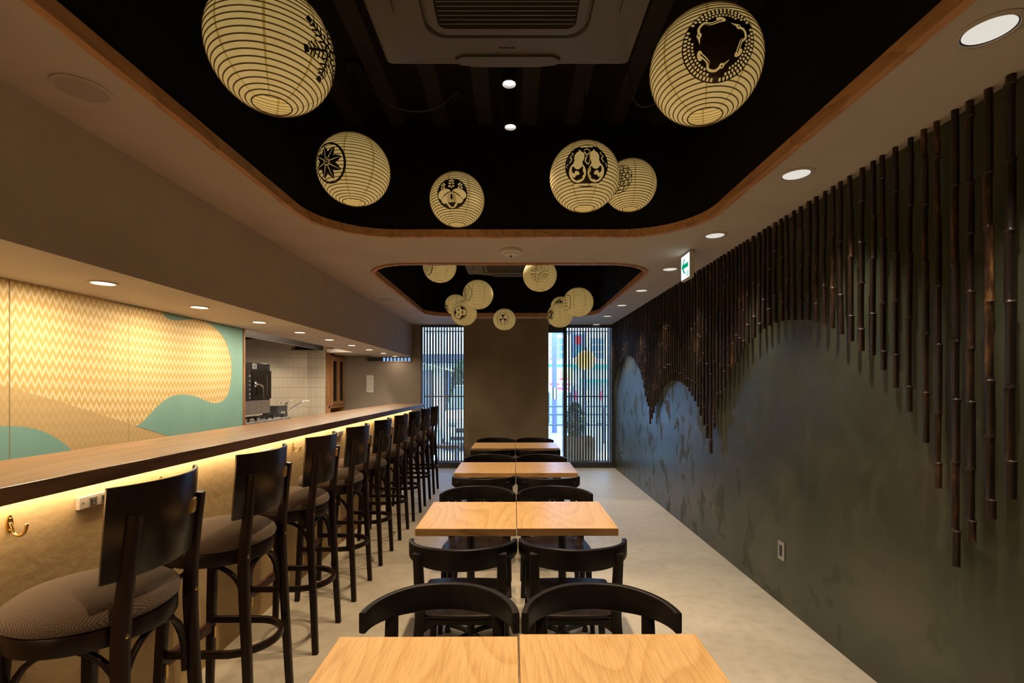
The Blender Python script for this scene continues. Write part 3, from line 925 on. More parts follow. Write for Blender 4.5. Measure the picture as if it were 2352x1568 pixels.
# ================================================================== PAPER LANTERNS
def poly_stroke(pts, w, w2=None):
    """outline of a 2D stroke, as quads"""
    out = []
    P = [Vector((p[0], p[1])) for p in pts]; n = len(P)
    nm = []
    for i in range(n):
        t = (P[min(i + 1, n - 1)] - P[max(i - 1, 0)]); t.normalize(); nm.append(Vector((-t.y, t.x)))
    ws = [w + ((w2 if w2 is not None else w) - w) * i / max(1, n - 1) for i in range(n)]
    for i in range(n - 1):
        out.append([P[i] + nm[i] * ws[i] / 2, P[i + 1] + nm[i + 1] * ws[i + 1] / 2, P[i + 1] - nm[i + 1] * ws[i + 1] / 2, P[i] - nm[i] * ws[i] / 2])
    return [[(q.x, q.y) for q in f] for f in out]

class Crest:
    def __init__(self): self.s = []      # (layer, material, polygon)
    def poly(self, pts, lay=0, m=0): self.s.append((lay, m, [(p[0], p[1]) for p in pts]))
    def disc(self, cx, cy, r, lay=0, m=0, ry=None, n=22, rot=0):
        ry = ry or r
        c, s = math.cos(rot), math.sin(rot)
        prev = None
        K = max(1, int(r / 0.2))
        for k in range(K):          # ring by ring so that large discs follow the curve
            a0, a1 = k / K, (k + 1) / K
            for i in range(n):
                q = []
                for (f, j) in ((a0, i), (a1, i), (a1, i + 1), (a0, i + 1)):
                    t = 2 * PI * j / n; x, y = r * f * math.cos(t), ry * f * math.sin(t)
                    q.append((cx + x * c - y * s, cy + x * s + y * c))
                if k == 0: q = q[1:3] + [q[0]]
                self.s.append((lay, m, q))
    def ring(self, r0, r1, lay=0, m=0, a0=0, a1=2 * PI, n=48, cx=0, cy=0):
        for i in range(n):
            t0, t1 = a0 + (a1 - a0) * i / n, a0 + (a1 - a0) * (i + 1) / n
            self.s.append((lay, m, [(cx + r0 * math.cos(t0), cy + r0 * math.sin(t0)), (cx + r1 * math.cos(t0), cy + r1 * math.sin(t0)), (cx + r1 * math.cos(t1), cy + r1 * math.sin(t1)), (cx + r0 * math.cos(t1), cy + r0 * math.sin(t1))]))
    def line(self, pts, w, w2=None, lay=0, m=0):
        for q in poly_stroke(pts, w, w2): self.s.append((lay, m, q))
    def curve(self, pts, w, w2=None, lay=0, m=0, per=6):
        self.line([(v.x, v.y) for v in smooth_curve([(p[0], p[1], 0) for p in pts], per)], w, w2, lay, m)
    def petal(self, ang, r0, r1, wid, lay=0, m=0, cx=0, cy=0):
        """pointed leaf from r0 to r1"""
        c, s = math.cos(ang), math.sin(ang)
        L = []; Rr = []
        for k in range(9):
            t = k / 8; x = r0 + (r1 - r0) * t; w = wid * math.sin(PI * t ** 0.8)
            L.append((cx + x * c - w * s, cy + x * s + w * c)); Rr.append((cx + x * c + w * s, cy + x * s - w * c))
        for k in range(8): self.s.append((lay, m, [L[k], L[k + 1], Rr[k + 1], Rr[k]]))

def crest_snow():
    c = Crest()
    for k in range(6):
        a = k * PI / 3 + PI / 6
        ca, sa = math.cos(a), math.sin(a)
        R_ = lambda x, y: (x * ca - y * sa, x * sa + y * ca)
        c.line([R_(0.05, 0), R_(0.45, 0), R_(0.78, 0)], 0.065)
        c.poly([R_(0.80, -0.085), R_(0.98, -0.12), R_(0.98, 0.12), R_(0.80, 0.085)])
        for x0, l in ((0.22, 0.2), (0.38, 0.22), (0.54, 0.20), (0.68, 0.16)):
            for s in (-1, 1): c.line([R_(x0, 0), R_(x0 + l * 0.62, s * l)], 0.05)
    c.ring(0.10, 0.16, n=20)
    return c
def crest_maple():
    c = Crest(); c.ring(0.87, 1.0)
    for k in range(8):
        a = k * PI / 4 + 0.2
        c.petal(a, 0.14, 0.80, 0.17)
        c.line([(0.2 * math.cos(a), 0.2 * math.sin(a)), (0.5 * math.cos(a), 0.5 * math.sin(a)), (0.68 * math.cos(a), 0.68 * math.sin(a))], 0.035, 0.01, 1, 1)
        c.line([(0.03 * math.cos(a + .39), 0.03 * math.sin(a + .39)), (0.22 * math.cos(a + .39), 0.22 * math.sin(a + .39))], 0.03)
    c.ring(0.06, 0.10, n=16)
    return c
def crest_paulownia():
    c = Crest(); c.disc(0, 0, 1.0, n=40)
    # three leaves
    c.disc(0, -0.40, 0.36, 1, 1, ry=0.52); c.disc(-0.46, -0.06, 0.46, 1, 1, ry=0.30, rot=0.25); c.disc(0.46, -0.06, 0.46, 1, 1, ry=0.30, rot=-0.25)
    c.disc(-0.38, -0.28, 0.36, 1, 1, ry=0.28, rot=0.8); c.disc(0.38, -0.28, 0.36, 1, 1, ry=0.28, rot=-0.8)
    c.line([(0, 0.18), (0, -0.4), (0, -0.88)], 0.035, 0.015, 2)
    c.poly([(-0.08, 0.16), (0.08, 0.16), (0, 0.02)], 2)
    for k in range(4):
        y = 0.08 - 0.13 * k
        for s in (-1, 1):
            c.curve([(0, y), (s * 0.16, y - 0.16), (s * 0.26, y - 0.42)], 0.028, 0.012, 2)
            c.curve([(s * 0.04, 0.10), (s * (0.30 + 0.1 * k), -0.02 - 0.09 * k), (s * (0.5 + 0.05 * k), -0.16 - 0.11 * k)], 0.024, 0.010, 2)
    # three upright flower spikes
    for x0, h, w in ((0, 0.86, 0.17), (-0.52, 0.60, 0.14), (0.52, 0.60, 0.14)):
        top = h
        for k in range(3):
            y = top - 0.16 - 0.19 * k
            for s in (-1, 1): c.poly([(x0 + s * 0.02, y), (x0 + s * w, y + 0.03), (x0 + s * w, y + 0.14), (x0 + s * 0.05, y + 0.12)], 1, 1)
        c.poly([(x0 - 0.08, top - 0.02), (x0 + 0.08, top - 0.02), (x0 + 0.04, top + 0.06), (x0 - 0.04, top + 0.06)], 1, 1)
        c.line([(x0, top - 0.6), (x0, top - 0.1)], 0.035, lay=1, m=1)
    return c
def crest_cranes():
    c = Crest(); c.disc(0, 0, 1.0, n=44)
    for k in range(3):
        a = 2 * PI * k / 3 + PI * 0.5
        ca, sa = math.cos(a), math.sin(a)
        R_ = lambda x, y: (x * ca - y * sa, x * sa + y * ca)
        # wing: rows of pale feathers along the rim
        for row, (r0, r1) in enumerate(((0.84, 0.95), (0.735, 0.81), (0.64, 0.70))):
            nf = (17, 13, 10)[row]; span = (0.98, 0.80, 0.62)[row]
            for i in range(nf):
                t0 = -span + 2 * span * i / nf; t1 = t0 + 2 * span / nf * 0.58
                c.poly([R_(r0 * math.cos(t0), r0 * math.sin(t0)), R_(r1 * math.cos(t0), r1 * math.sin(t0)), R_(r1 * math.cos(t1), r1 * math.sin(t1)), R_(r0 * math.cos(t1), r0 * math.sin(t1))], 1, 1)
        # body, curved neck, head and bill
        c.disc(*R_(0.53, 0.0), 0.12, 1, 1, ry=0.07, rot=a + 1.2, n=16)
        c.curve([R_(0.52, -0.08), R_(0.44, 0.22), R_(0.50, 0.40), R_(0.38, 0.52), R_(0.24, 0.50)], 0.085, 0.06, 1, 1)
        c.disc(*R_(0.20, 0.50), 0.065, 1, 1, n=14)
        c.poly([R_(0.16, 0.54), R_(0.16, 0.47), R_(-0.02, 0.47)], 1, 1)
        c.disc(*R_(0.20, 0.51), 0.022, 2, 0, n=10)
        c.curve([R_(0.50, -0.02), R_(0.43, 0.24), R_(0.47, 0.38)], 0.03, 0.02, 2, 0)
    return c
def crest_gourds():
    c = Crest(); c.disc(0, 0, 1.0, n=44)
    for s in (-1, 1):
        c.disc(s * 0.40, -0.34, 0.37, 1, 1, ry=0.42, n=26); c.disc(s * 0.30, 0.30, 0.21, 1, 1, ry=0.28, n=20); c.disc(s * 0.35, 0.02, 0.19, 1, 1, ry=0.22, n=16)
        c.line([(s * 0.30, 0.5), (s * 0.30, 0.66)], 0.09, 0.06, 1, 1)
        c.curve([(s * 0.74, 0.10), (s * 0.62, 0.26), (s * 0.72, 0.38), (s * 0.58, 0.50), (s * 0.66, 0.60)], 0.045, 0.03, 1, 1)
        c.curve([(s * 0.80, 0.06), (s * 0.92, 0.02), (s * 0.86, -0.1)], 0.04, 0.02, 1, 1)
    c.disc(0, -0.86, 0.62, 1, 1, ry=0.06); c.disc(0, 0.86, 0.30, 1, 1, ry=0.07)
    c.curve([(-0.10, 0.52), (0.0, 0.36), (0.12, 0.52), (0.02, 0.68), (-0.12, 0.60)], 0.05, 0.04, 1, 1)
    c.curve([(0.0, 0.30), (-0.06, 0.10), (0.06, -0.02), (0.1, 0.16)], 0.05, 0.03, 1, 1)
    c.curve([(0.05, -0.70), (0.14, -0.76), (0.1, -0.86)], 0.04, 0.03, 2, 0)
    return c
def crest_net():
    c = Crest()
    c.ring(0.955, 1.0)
    for k in range(10):
        a = 2 * PI * k / 10
        for s in (-1, 1):
            c.curve([(math.cos(a) * 0.95, math.sin(a) * 0.95), (math.cos(a + s * 0.4) * 0.62, math.sin(a + s * 0.4) * 0.62), (math.cos(a + s * 0.95) * 0.34, math.sin(a + s * 0.95) * 0.34), (math.cos(a + s * 1.6) * 0.12, math.sin(a + s * 1.6) * 0.12)], 0.055, 0.03)
    for r in (0.78, 0.56, 0.34): c.ring(r - 0.02, r + 0.02, n=36)
    return c
def crest_stripes():
    c = Crest(); c.ring(0.89, 1.0)
    for k in range(6):
        x = -0.62 + 0.25 * k
        c.curve([(x + 0.1, 0.7), (x + 0.02, 0.1), (x + 0.08, -0.68)], 0.10, 0.05)
    return c
def crest_scrolls():
    c = Crest(); rnd = random.Random(4)
    for ring_, n in ((0.80, 13), (0.52, 9), (0.22, 4)):
        for k in range(n):
            a = 2 * PI * k / n + ring_
            x, y = ring_ * math.cos(a), ring_ * math.sin(a)
            t0 = rnd.uniform(0, 6.28); sg = rnd.choice((-1, 1))
            pts = [(x + (0.04 + 0.12 * q / 9) * math.cos(t0 + sg * q * 0.62), y + (0.04 + 0.12 * q / 9) * math.sin(t0 + sg * q * 0.62)) for q in range(10)]
            c.line(pts, 0.055, 0.035)
    return c
def crest_pine():
    c = Crest(); c.ring(0.93, 1.0)
    for k in range(7):
        y = 0.62 - 0.2 * k
        c.curve([(-0.1, y - 0.05), (0.3, y - 0.22), (0.62, y + 0.02)], 0.06, 0.03); c.curve([(-0.05, y), (-0.36, y - 0.16), (-0.6, y + 0.06)], 0.06, 0.03)
    c.curve([(0.05, 0.75), (-0.05, 0.1), (0.06, -0.8)], 0.06, 0.04)
    return c
def crest_balls():
    c = Crest(); c.ring(0.90, 1.0); c.disc(0, 0, 0.82, n=36)
    for k in range(3):
        a = PI / 2 + 2 * PI * k / 3 + 0.5
        x, y = 0.42 * math.cos(a), 0.42 * math.sin(a)
        c.disc(x, y, 0.38, 1, 1, n=24)
        for q in range(4):
            b = a + q * PI / 4
            c.line([(x + 0.34 * math.cos(b), y + 0.34 * math.sin(b)), (x, y), (x - 0.34 * math.cos(b), y - 0.34 * math.sin(b))], 0.028, lay=2)
        c.ring(0.16, 0.19, 2, 0, cx=x, cy=y, n=18)
    return c
def crest_birds():
    c = Crest(); c.ring(0.91, 1.0)
    for k in range(3):
        a = PI / 2 + 2 * PI * k / 3
        ca, sa = math.cos(a), math.sin(a)
        R_ = lambda x, y: (x * ca - y * sa, x * sa + y * ca)
        c.petal(a, 0.10, 0.66, 0.13)
        c.curve([R_(0.40, 0.0), R_(0.52, 0.24), R_(0.40, 0.46)], 0.18, 0.03); c.curve([R_(0.40, 0.0), R_(0.52, -0.24), R_(0.40, -0.46)], 0.18, 0.03)
        c.poly([R_(0.14, 0.0), R_(0.02, 0.12), R_(0.02, -0.12)])
    return c
def crest_square():
    c = Crest()
    for s in (-1, 1):
        c.curve([(s * 0.62, 0.86), (s * 0.86, 0.3), (s * 0.84, -0.4), (s * 0.55, -0.95)], 0.09, 0.09)
    c.curve([(-0.62, 0.86), (0, 0.98), (0.62, 0.86)], 0.09); c.curve([(-0.55, -0.95), (0, -1.0), (0.55, -0.95)], 0.09)
    for k in range(4):
        y = 0.6 - 0.36 * k
        c.curve([(-0.25, y), (0.2, y + 0.08), (0.35, y - 0.14)], 0.08, 0.04); c.curve([(0.0, y + 0.12), (-0.06, y - 0.16)], 0.06)
    return c
def crest_flower():
    c = Crest()
    for k in range(5):
        a = PI / 2 + 2 * PI * k / 5
        c.disc(0.5 * math.cos(a), 0.5 * math.sin(a), 0.3, n=18); c.line([(0.28 * math.cos(a), 0.28 * math.sin(a)), (0.66 * math.cos(a), 0.66 * math.sin(a))], 0.07, lay=1, m=1)
    c.ring(0.90, 0.98); c.disc(0, 0, 0.12, n=14)
    return c

MESH_CACHE = {}
def lantern_meshes(R):
    key = round(R, 4)
    if key in MESH_CACHE: return MESH_CACHE[key]
    Rz = R * 0.965
    th0 = math.asin(0.31)
    bm = newbm(); prof = []
    K = 52
    for i in range(K + 1):
        th = th0 + (PI - 2 * th0) * i / K
        prof.append((R * math.sin(th), -Rz * math.cos(th)))
    lathe(bm, prof, 64)
    o = link('paper', bm, M['paper'], None, True); pm = o.data; bpy.data.objects.remove(o)
    bm = newbm(); lathe(bm, [(a * 0.992, b * 0.992) for a, b in prof], 64)
    o = link('inner_paper', bm, M['paper_inner'], None, True); im = o.data; bpy.data.objects.remove(o)
    bm = newbm(); NR = 26
    for i in range(NR + 1):
        th = th0 + (PI - 2 * th0) * i / NR
        r, z = R * math.sin(th), -Rz * math.cos(th)
        q = 0.0023 if i not in (0, NR) else 0.0026
        lathe(bm, [(r + q * math.cos(a), z + q * math.sin(a)) for a in [2 * PI * k / 6 for k in range(6)]], 64, closed_prof=True)
    o = link('rib_hoops', bm, M['rib'], None, True); rm = o.data; bpy.data.objects.remove(o)
    MESH_CACHE[key] = (pm, im, rm)
    return MESH_CACHE[key]

def lantern(label, cx, cy, d, R, crest=None, cpx=None, cs=0.62, ink='ink', tilt=0, group=None):
    c = px(cx, cy, d)
    t = thing('paper_lantern', label, 'lantern', c, 0, group)
    pm, im, rm = lantern_meshes(R)
    for nm, me in (('paper', pm), ('inner_paper', im), ('rib_hoops', rm)):
        o = bpy.data.objects.new(nm, me); COL.objects.link(o); o.parent = t
        o.rotation_euler = (0, 0, 0.35 + tilt)
        if nm == 'inner_paper': o['label'] = 'brighter paper inside, seen through the bottom hole'
    Rz = R * 0.965
    bm = newbm()
    zt = Rz * math.cos(math.asin(0.31))
    tube(bm, [(0, 0, zt), (0, 0, ZV - c.z)], 0.0022, 6)
    for a in (0, PI / 2): tube(bm, [(-R * 0.31 * math.cos(a), -R * 0.31 * math.sin(a), zt), (R * 0.31 * math.cos(a), R * 0.31 * math.sin(a), zt)], 0.002, 6)
    link('cord', bm, M['black_metal'], t)
    bm = newbm(); lathe(bm, [(0, ZV - c.z - 0.03), (0.045, ZV - c.z - 0.03), (0.05, ZV - c.z - 0.02), (0.05, ZV - c.z), (0, ZV - c.z)], 24)
    link('canopy', bm, M['black_metal'], t)
    bm = newbm(); lathe(bm, [(0, 0.055), (0.014, 0.055), (0.014, 0.02), (0.028, 0.0), (0.03, -0.015), (0.02, -0.035), (0, -0.042)], 16, center=(0, 0, R * 0.35))
    tube(bm, [(0, 0, R * 0.35 + 0.05), (0, 0, zt)], 0.004, 6)
    link('bulb', bm, M['white_plastic'], t, True)
    if crest:
        # direction of the crest on the globe
        ray = px(cpx[0], cpx[1], 1.0) - Vector((0, 0, CAM_Z)); o_ = Vector((0, 0, CAM_Z)) - c
        A = Vector((ray.x / R, ray.y / R, ray.z / Rz)); B = Vector((o_.x / R, o_.y / R, o_.z / Rz))
        a, b_, cc = A.dot(A), 2 * A.dot(B), B.dot(B) - 1
        disc = b_ * b_ - 4 * a * cc
        if disc < 0: tt = -b_ / (2 * a)
        else: tt = (-b_ - math.sqrt(disc)) / (2 * a)
        q = (B + A * tt).normalized()
        e = Vector((0, 0, 1)).cross(q).normalized(); up = q.cross(e).normalized()
        bm = newbm()
        for lay, m, poly in sorted(crest.s, key=lambda s: s[0]):
            vs = []
            for (u, v) in poly:
                p = (q + e * (u * cs) + up * (v * cs)).normalized()
                k = 1.0 + (0.0031 + 0.0009 * lay) / R
                vs.append(bm.verts.new((p.x * R * k, p.y * R * k, p.z * Rz * k)))
            try:
                f = bm.faces.new(vs); f.material_index = m
            except ValueError: pass
        o = link('crest', bm, [M[ink], M['paper']], t)
        o['label'] = 'dark printed crest'
    return t

G1, G2 = 'paper lanterns in the near recess', 'paper lanterns in the far recess'
lantern('largest pale paper lantern, upper left, with a dark snowflake crest on its right side', 625, 118, 1.64, 0.20, crest_snow(), (752, 118), 0.60, 'ink', 0.0, G1)
lantern('paper lantern on the left with a star leaf inside a ring on its left side', 813, 391, 2.82, 0.205, crest_maple(), (751, 372), 0.62, 'ink', 0.5, G1)
lantern('small paper lantern with a filled dark leaf crest, left of centre in the near recess', 1050, 459, 3.10, 0.1735, crest_paulownia(), (1037, 443), 0.62, 'ink', 0.2, G1)
lantern('large paper lantern, upper right, with a round crest of three cranes', 1619, 156, 1.82, 0.20, crest_cranes(), (1655, 95), 0.72, 'ink_gold', 0.1, G1)
lantern('paper lantern with a two-gourd crest, in front of another lantern', 1342, 407, 2.78, 0.1975, crest_gourds(), (1348, 376), 0.70, 'ink', 0.7, G1)
lantern('paper lantern with a net crest, half hidden behind the gourd lantern', 1447, 426, 3.12, 0.166, crest_net(), (1418, 410), 0.62, 'ink', 0.4, G1)
lantern('paper lantern with striped shield crest at its left, cut by the far recess edge', 1010, 612, 5.10, 0.175, crest_stripes(), (978, 612), 0.60, 'ink', 0.3, G2)
lantern('paper lantern covered with a scroll crest in the far recess, right of centre', 1240, 632, 4.50, 0.157, crest_scrolls(), (1237, 627), 0.62, 'ink', 0.9, G2)
lantern('paper lantern with a pine crest on its left edge, in front of two others', 1098, 676.5, 5.63, 0.176, crest_pine(), (1069, 674), 0.62, 'ink', 0.15, G2)
lantern('paper lantern half hidden behind two others at the left of the far recess', 1047, 700, 6.80, 0.152, crest_flower(), (1024, 706), 0.50, 'ink', 0.6, G2)
lantern('paper lantern with a ring of three balls, low at the left of the pillar', 1066, 719.5, 6.05, 0.160, crest_balls(), (1056, 717), 0.64, 'ink_gold', 0.25, G2)
lantern('smallest paper lantern, three birds in a ring, hanging alone before the pillar', 1158.5, 733.5, 6.80, 0.158, crest_birds(), (1155, 731), 0.60, 'ink', 0.45, G2)
lantern('paper lantern with a squarish crest on its left, rightmost of the far recess', 1328, 694, 5.61, 0.175, crest_square(), (1299, 694), 0.56, 'ink', 0.8, G2)
lantern('paper lantern low at right with a small crest on its left edge, over the door', 1286, 724, 6.10, 0.160, crest_flower(), (1262, 722), 0.55, 'ink', 0.35, G2)
lantern('paper lantern mostly hidden behind the two rightmost lanterns of the far recess', 1288, 703, 7.06, 0.145, crest_flower(), (1284, 697), 0.60, 'ink', 0.55, G2)

# loose flex cables sagging under the deck
cabs = [((0.0, 'thin black cable sagging across the recess below the cassette at left'), [(-0.95, 2.75, 3.26), (-0.75, 2.78, 3.06), (-0.55, 2.80, 3.01), (-0.38, 2.80, 3.08), (-0.33, 2.8, 3.22)]),
        ((1.0, 'thin black cable looping right of the cassette beside the crane lantern'), [(0.62, 2.6, 3.22), (0.63, 2.6, 3.0), (0.70, 2.6, 2.92), (0.82, 2.6, 3.0), (0.9, 2.6, 3.22)])]
for (k, lab), pts in cabs:
    bm = newbm(); tube(bm, smooth_curve(pts, 8), 0.005, 8)
    tag(link('cable', bm, M['cable'] if 'cable' in M else M['joist'], None, True), lab, 'cable')

# ================================================================== BAMBOO
poles = [(2321, 1144), (2276, 1190), (2231, 1243), (2195, 1299), (2154, 1120), (2126, 1016), (2088, 945), (2057, 890), (2029, 850), (2004, 816), (1978, 806), (1955, 784), (1933, 768), (1912, 754), (1893, 746), (1874, 740), (1856, 736), (1840, 735), (1824, 735), (1809, 735), (1796, 737), (1781, 741), (1767, 748), (1755, 755), (1745, 765), (1732, 776), (1718, 788), (1708, 799), (1699.6, 815), (1691, 832), (1682, 846), (1673, 868), (1664, 889), (1656, 915), (1648, 939), (1640.5, 983), (1632.7, 1041), (1624, 1006), (1616.5, 976), (1609, 954), (1602.7, 934), (1596, 921), (1589.6, 908), (1583.3, 898), (1577, 888)]
far_tab = [(1577, 888), (1570, 882), (1565, 878), (1555, 873), (1546, 873), (1538.8, 874.7), (1532.7, 881), (1526.5, 886.5), (1520, 895), (1515, 904), (1511, 919.6), (1505, 932), (1501.6, 946), (1497, 962), (1494, 979), (1490, 933), (1484.7, 918.6), (1480.6, 897), (1476, 869.6), (1470, 850), (1465, 840.6), (1459, 830), (1454, 821), (1447, 817), (1439, 817), (1433.7, 820.6), (1424.5, 836), (1419.4, 848), (1414, 866.5), (1410, 891), (1400, 899)]
XPOLE = 1.695
def tab(x):
    for (xa, ya), (xb, yb) in zip(far_tab, far_tab[1:]):
        if xb <= x <= xa: return ya + (yb - ya) * (x - xa) / (xb - xa)
    return far_tab[-1][1]
spec = []
for x, y in poles:
    d = XPOLE * FPX / (x - VX); spec.append((d, CAM_Z + (VY - y) * d / FPX))
d = spec[-1][0] + 0.0705
while d < 8.30:
    x = VX + XPOLE * FPX / d
    spec.append((d, CAM_Z + (VY - tab(x)) * d / FPX)); d += 0.0705
rb = random.Random(11)
for i, (d, zb) in enumerate(spec):
    r = rb.uniform(0.0108, 0.0140) if i > 0 else 0.0145
    H = ZC - zb
    # nodes along the cane
    nodes = []; z = rb.uniform(0.05, 0.22)
    while z < H - 0.03:
        nodes.append(z); z += rb.uniform(0.19, 0.30)
    zs = {0.0: 1.0, H: 0.94}
    for nz in nodes:
        for dz, s in ((-0.012, 1.0), (-0.005, 1.09), (0.0, 1.20), (0.0025, 1.18), (0.006, 1.08), (0.012, 0.97)):
            if 0 < nz + dz < H: zs[nz + dz] = s
    for k in range(1, 9): zs.setdefault(H * k / 9.0, 0.985)
    keys = sorted(zs)
    lean = rb.uniform(-0.012, 0.012); bow = rb.uniform(-0.007, 0.007)
    bm = newbm(); rings = []
    NS = 14 if d < 4 else 10
    for z in keys:
        t = z / H
        # zig of a cane from node to node
        zig = 0.0022 * (1 if sum(1 for q in nodes if q < z) % 2 else -1)
        cy = lean * t + bow * math.sin(PI * t) + zig - 0.0
        rings.append([bm.verts.new((r * zs[z] * math.cos(2 * PI * k / NS) , cy + r * zs[z] * math.sin(2 * PI * k / NS), zb + z)) for k in range(NS)])
    for A, B, z in zip(rings, rings[1:], keys):
        for k in range(NS):
            f = bm.faces.new((A[k], A[(k + 1) % NS], B[(k + 1) % NS], B[k]))
            if any(abs(z - q) < 1e-6 for q in nodes): f.material_index = 2
    bm.faces.new(rings[-1])
    # hollow cut end
    inn = [bm.verts.new((v.co.x * 0.72, rings[0][0].co.y * 0 + (v.co.y - (rings[0][0].co.y)) * 0.72 + rings[0][0].co.y, zb + 0.0)) for v in rings[0]]
    deep = [bm.verts.new((v.co.x, v.co.y, zb + 0.012)) for v in inn]
    for k in range(NS):
        f = bm.faces.new((rings[0][k], inn[k], inn[(k + 1) % NS], rings[0][(k + 1) % NS])); f.material_index = 1
        f = bm.faces.new((inn[k], deep[k], deep[(k + 1) % NS], inn[(k + 1) % NS]))
    bm.faces.new(deep)
    o = smooth_angle(link('bamboo_pole', bm, [M['bamboo'], M['bamboo_cut'], M['bamboo_node']]), 50)
    o.location = (XPOLE, d, 0)
    nm = ordinal(i + 1)
    zz = [s[1] for s in spec]
    if i == 0: lab = 'thickest dark bamboo pole on the green wall, nearest the camera'
    elif i == len(spec) - 1: lab = 'last dark bamboo pole on the green wall, beside the far window frame'
    else:
        sz = 'long' if zb < 1.1 else ('short' if zb > 1.65 else 'middle-length')
        lab = '%s dark bamboo pole hanging on the green wall, %s from the camera end' % (sz, nm)
    tag(o, lab, 'bamboo pole', 'bamboo poles along the green wall')

# ================================================================== WALL FITTINGS
def wall_plate(y, z, label):
    t = thing('wall_outlet', label, 'outlet', (XR, y, z), group='outlets on the green wall')
    bm = newbm(); box(bm, -0.008, 0.0, -0.036, 0.036, -0.06, 0.06, bevel=0.003)
    link('plate', bm, M['steel'], t)
    bm = newbm(); box(bm, -0.0105, -0.006, -0.015, 0.015, -0.036, 0.036, bevel=0.0015)
    link('socket', bm, M['dark_plastic'], t)
    bm = newbm()
    for zz in (-0.018, 0.018):
        for yy in (-0.006, 0.006): box(bm, -0.0112, -0.010, yy - 0.0012, yy + 0.0012, zz - 0.005, zz + 0.005)
    link('slot', bm, M['black_metal'], t)
wall_plate(XR * FPX / (1796 - VX), 1.42 - (1264 - 886) * (XR * FPX / (1796 - VX)) / FPX, 'steel wall outlet low on the green wall, nearer the camera')
wall_plate(XR * FPX / (1428.5 - VX), 1.42 - (1039 - 886) * (XR * FPX / (1428.5 - VX)) / FPX, 'steel wall outlet low on the green wall near the far window')

t = thing('wall_panel', 'white upright cover plate with a rounded slot on the far left wall', 'wall plate', (-2.50, YF, 1.455))
bm = newbm(); box(bm, -0.062, 0.062, -0.014, 0, -0.15, 0.15, bevel=0.004)
link('plate', bm, M['white_plastic'], t)
bm = newbm()
path = [Vector((p[0], -0.015, p[1])) for p in rounded_outline(-0.03, 0.03, -0.11, 0.11, 0.029, 8)]
tube(bm, path, 0.0022, 6, closed=True)
lathe(bm, [(0, 0), (0.008, 0), (0.008, 0.004)], 10, center=(0, -0.016, 0.0))
link('slot', bm, M['cassette_bar'], t)

# hooks and sockets on the counter front
def make_hook():
    t = thing('coat_hook', 'x', 'hook')
    bm = newbm()
    # oval back plate
    vs = []
    for x in (0.0, 0.005):
        vs.append([bm.verts.new((x, 0.010 * math.cos(2 * PI * k / 16), 0.028 * math.sin(2 * PI * k / 16))) for k in range(16)])
    for k in range(16): bm.faces.new((vs[0][k], vs[0][(k + 1) % 16], vs[1][(k + 1) % 16], vs[1][k]))
    bm.faces.new(vs[1]); bm.faces.new(vs[0][::-1])
    link('back_plate', bm, M['brass'], t)
    bm = newbm()
    tube(bm, smooth_curve([(0.004, 0, 0.004), (0.010, 0, -0.010), (0.016, 0, -0.028), (0.030, 0, -0.036), (0.046, 0, -0.030), (0.054, 0, -0.014), (0.056, 0, -0.004)], 5), 0.0046, 10,
         scale=None)
    lathe(bm, [(0, 0.006), (0.004, 0.004), (0.006, 0), (0.004, -0.004), (0, -0.006)], 12, center=(0.056, 0, -0.003))
    link('hook_arm', bm, M['brass'], t, True)
    bm = newbm()
    for zz in (0.018, -0.018): lathe(bm, [(0, 0.003), (0.003, 0.0015), (0.004, 0)], 8, center=(0.005, 0, zz))
    link('screw', bm, M['brass'], t)
    return t
hk = make_hook()
for k in range(10):
    o = hk if k == 0 else copy_tree(hk)
    o.location = (XP, 1.497 + 0.640 * k, 0.992)
    o['label'] = 'brass coat hook under the bar edge, %s from the camera' % ordinal(k + 1)
    o['group'] = 'coat hooks on the counter front'
def make_bar_socket():
    t = thing('power_strip', 'x', 'outlet')
    bm = newbm(); box(bm, 0, 0.016, -0.075, 0.075, -0.022, 0.022, bevel=0.002)
    link('housing', bm, M['alu_warm'], t)
    for yy in (-0.018, 0.032):
        bm = newbm(); box(bm, 0.0155, 0.0175, yy - 0.0165, yy + 0.0165, -0.0145, 0.0145, bevel=0.001, seg=1)
        for q in (-0.006, 0.006):
            f = box(bm, 0.0174, 0.0179, yy + q - 0.0016, yy + q + 0.0016, -0.006, 0.006, 1)
        box(bm, 0.0174, 0.0179, yy - 0.011, yy - 0.0085, -0.010, 0.010, 1)
        link('socket', bm, [M['cassette_bar'], M['black_metal']], t)
    bm = newbm(); lathe(bm, [(0, 0.0), (0.004, 0)], 10, center=(0.0, 0, 0)); 
    for v in bm.verts: v.co = Vector((0.0165, -0.060 + v.co.x, v.co.y))
    link('screw', bm, M['steel'], t)
    return t
M['alu_warm'] = flat('socket_aluminium', (0.55, 0.47, 0.40), 0.4, 0.4)
so = make_bar_socket()
for k in range(5):
    o = so if k == 0 else copy_tree(so)
    o.location = (XP, 1.798 + 1.257 * k, 0.998)
    o['label'] = 'metal power outlet strip on the counter front, %s from the camera' % ordinal(k + 1)
    o['group'] = 'power outlets under the bar'

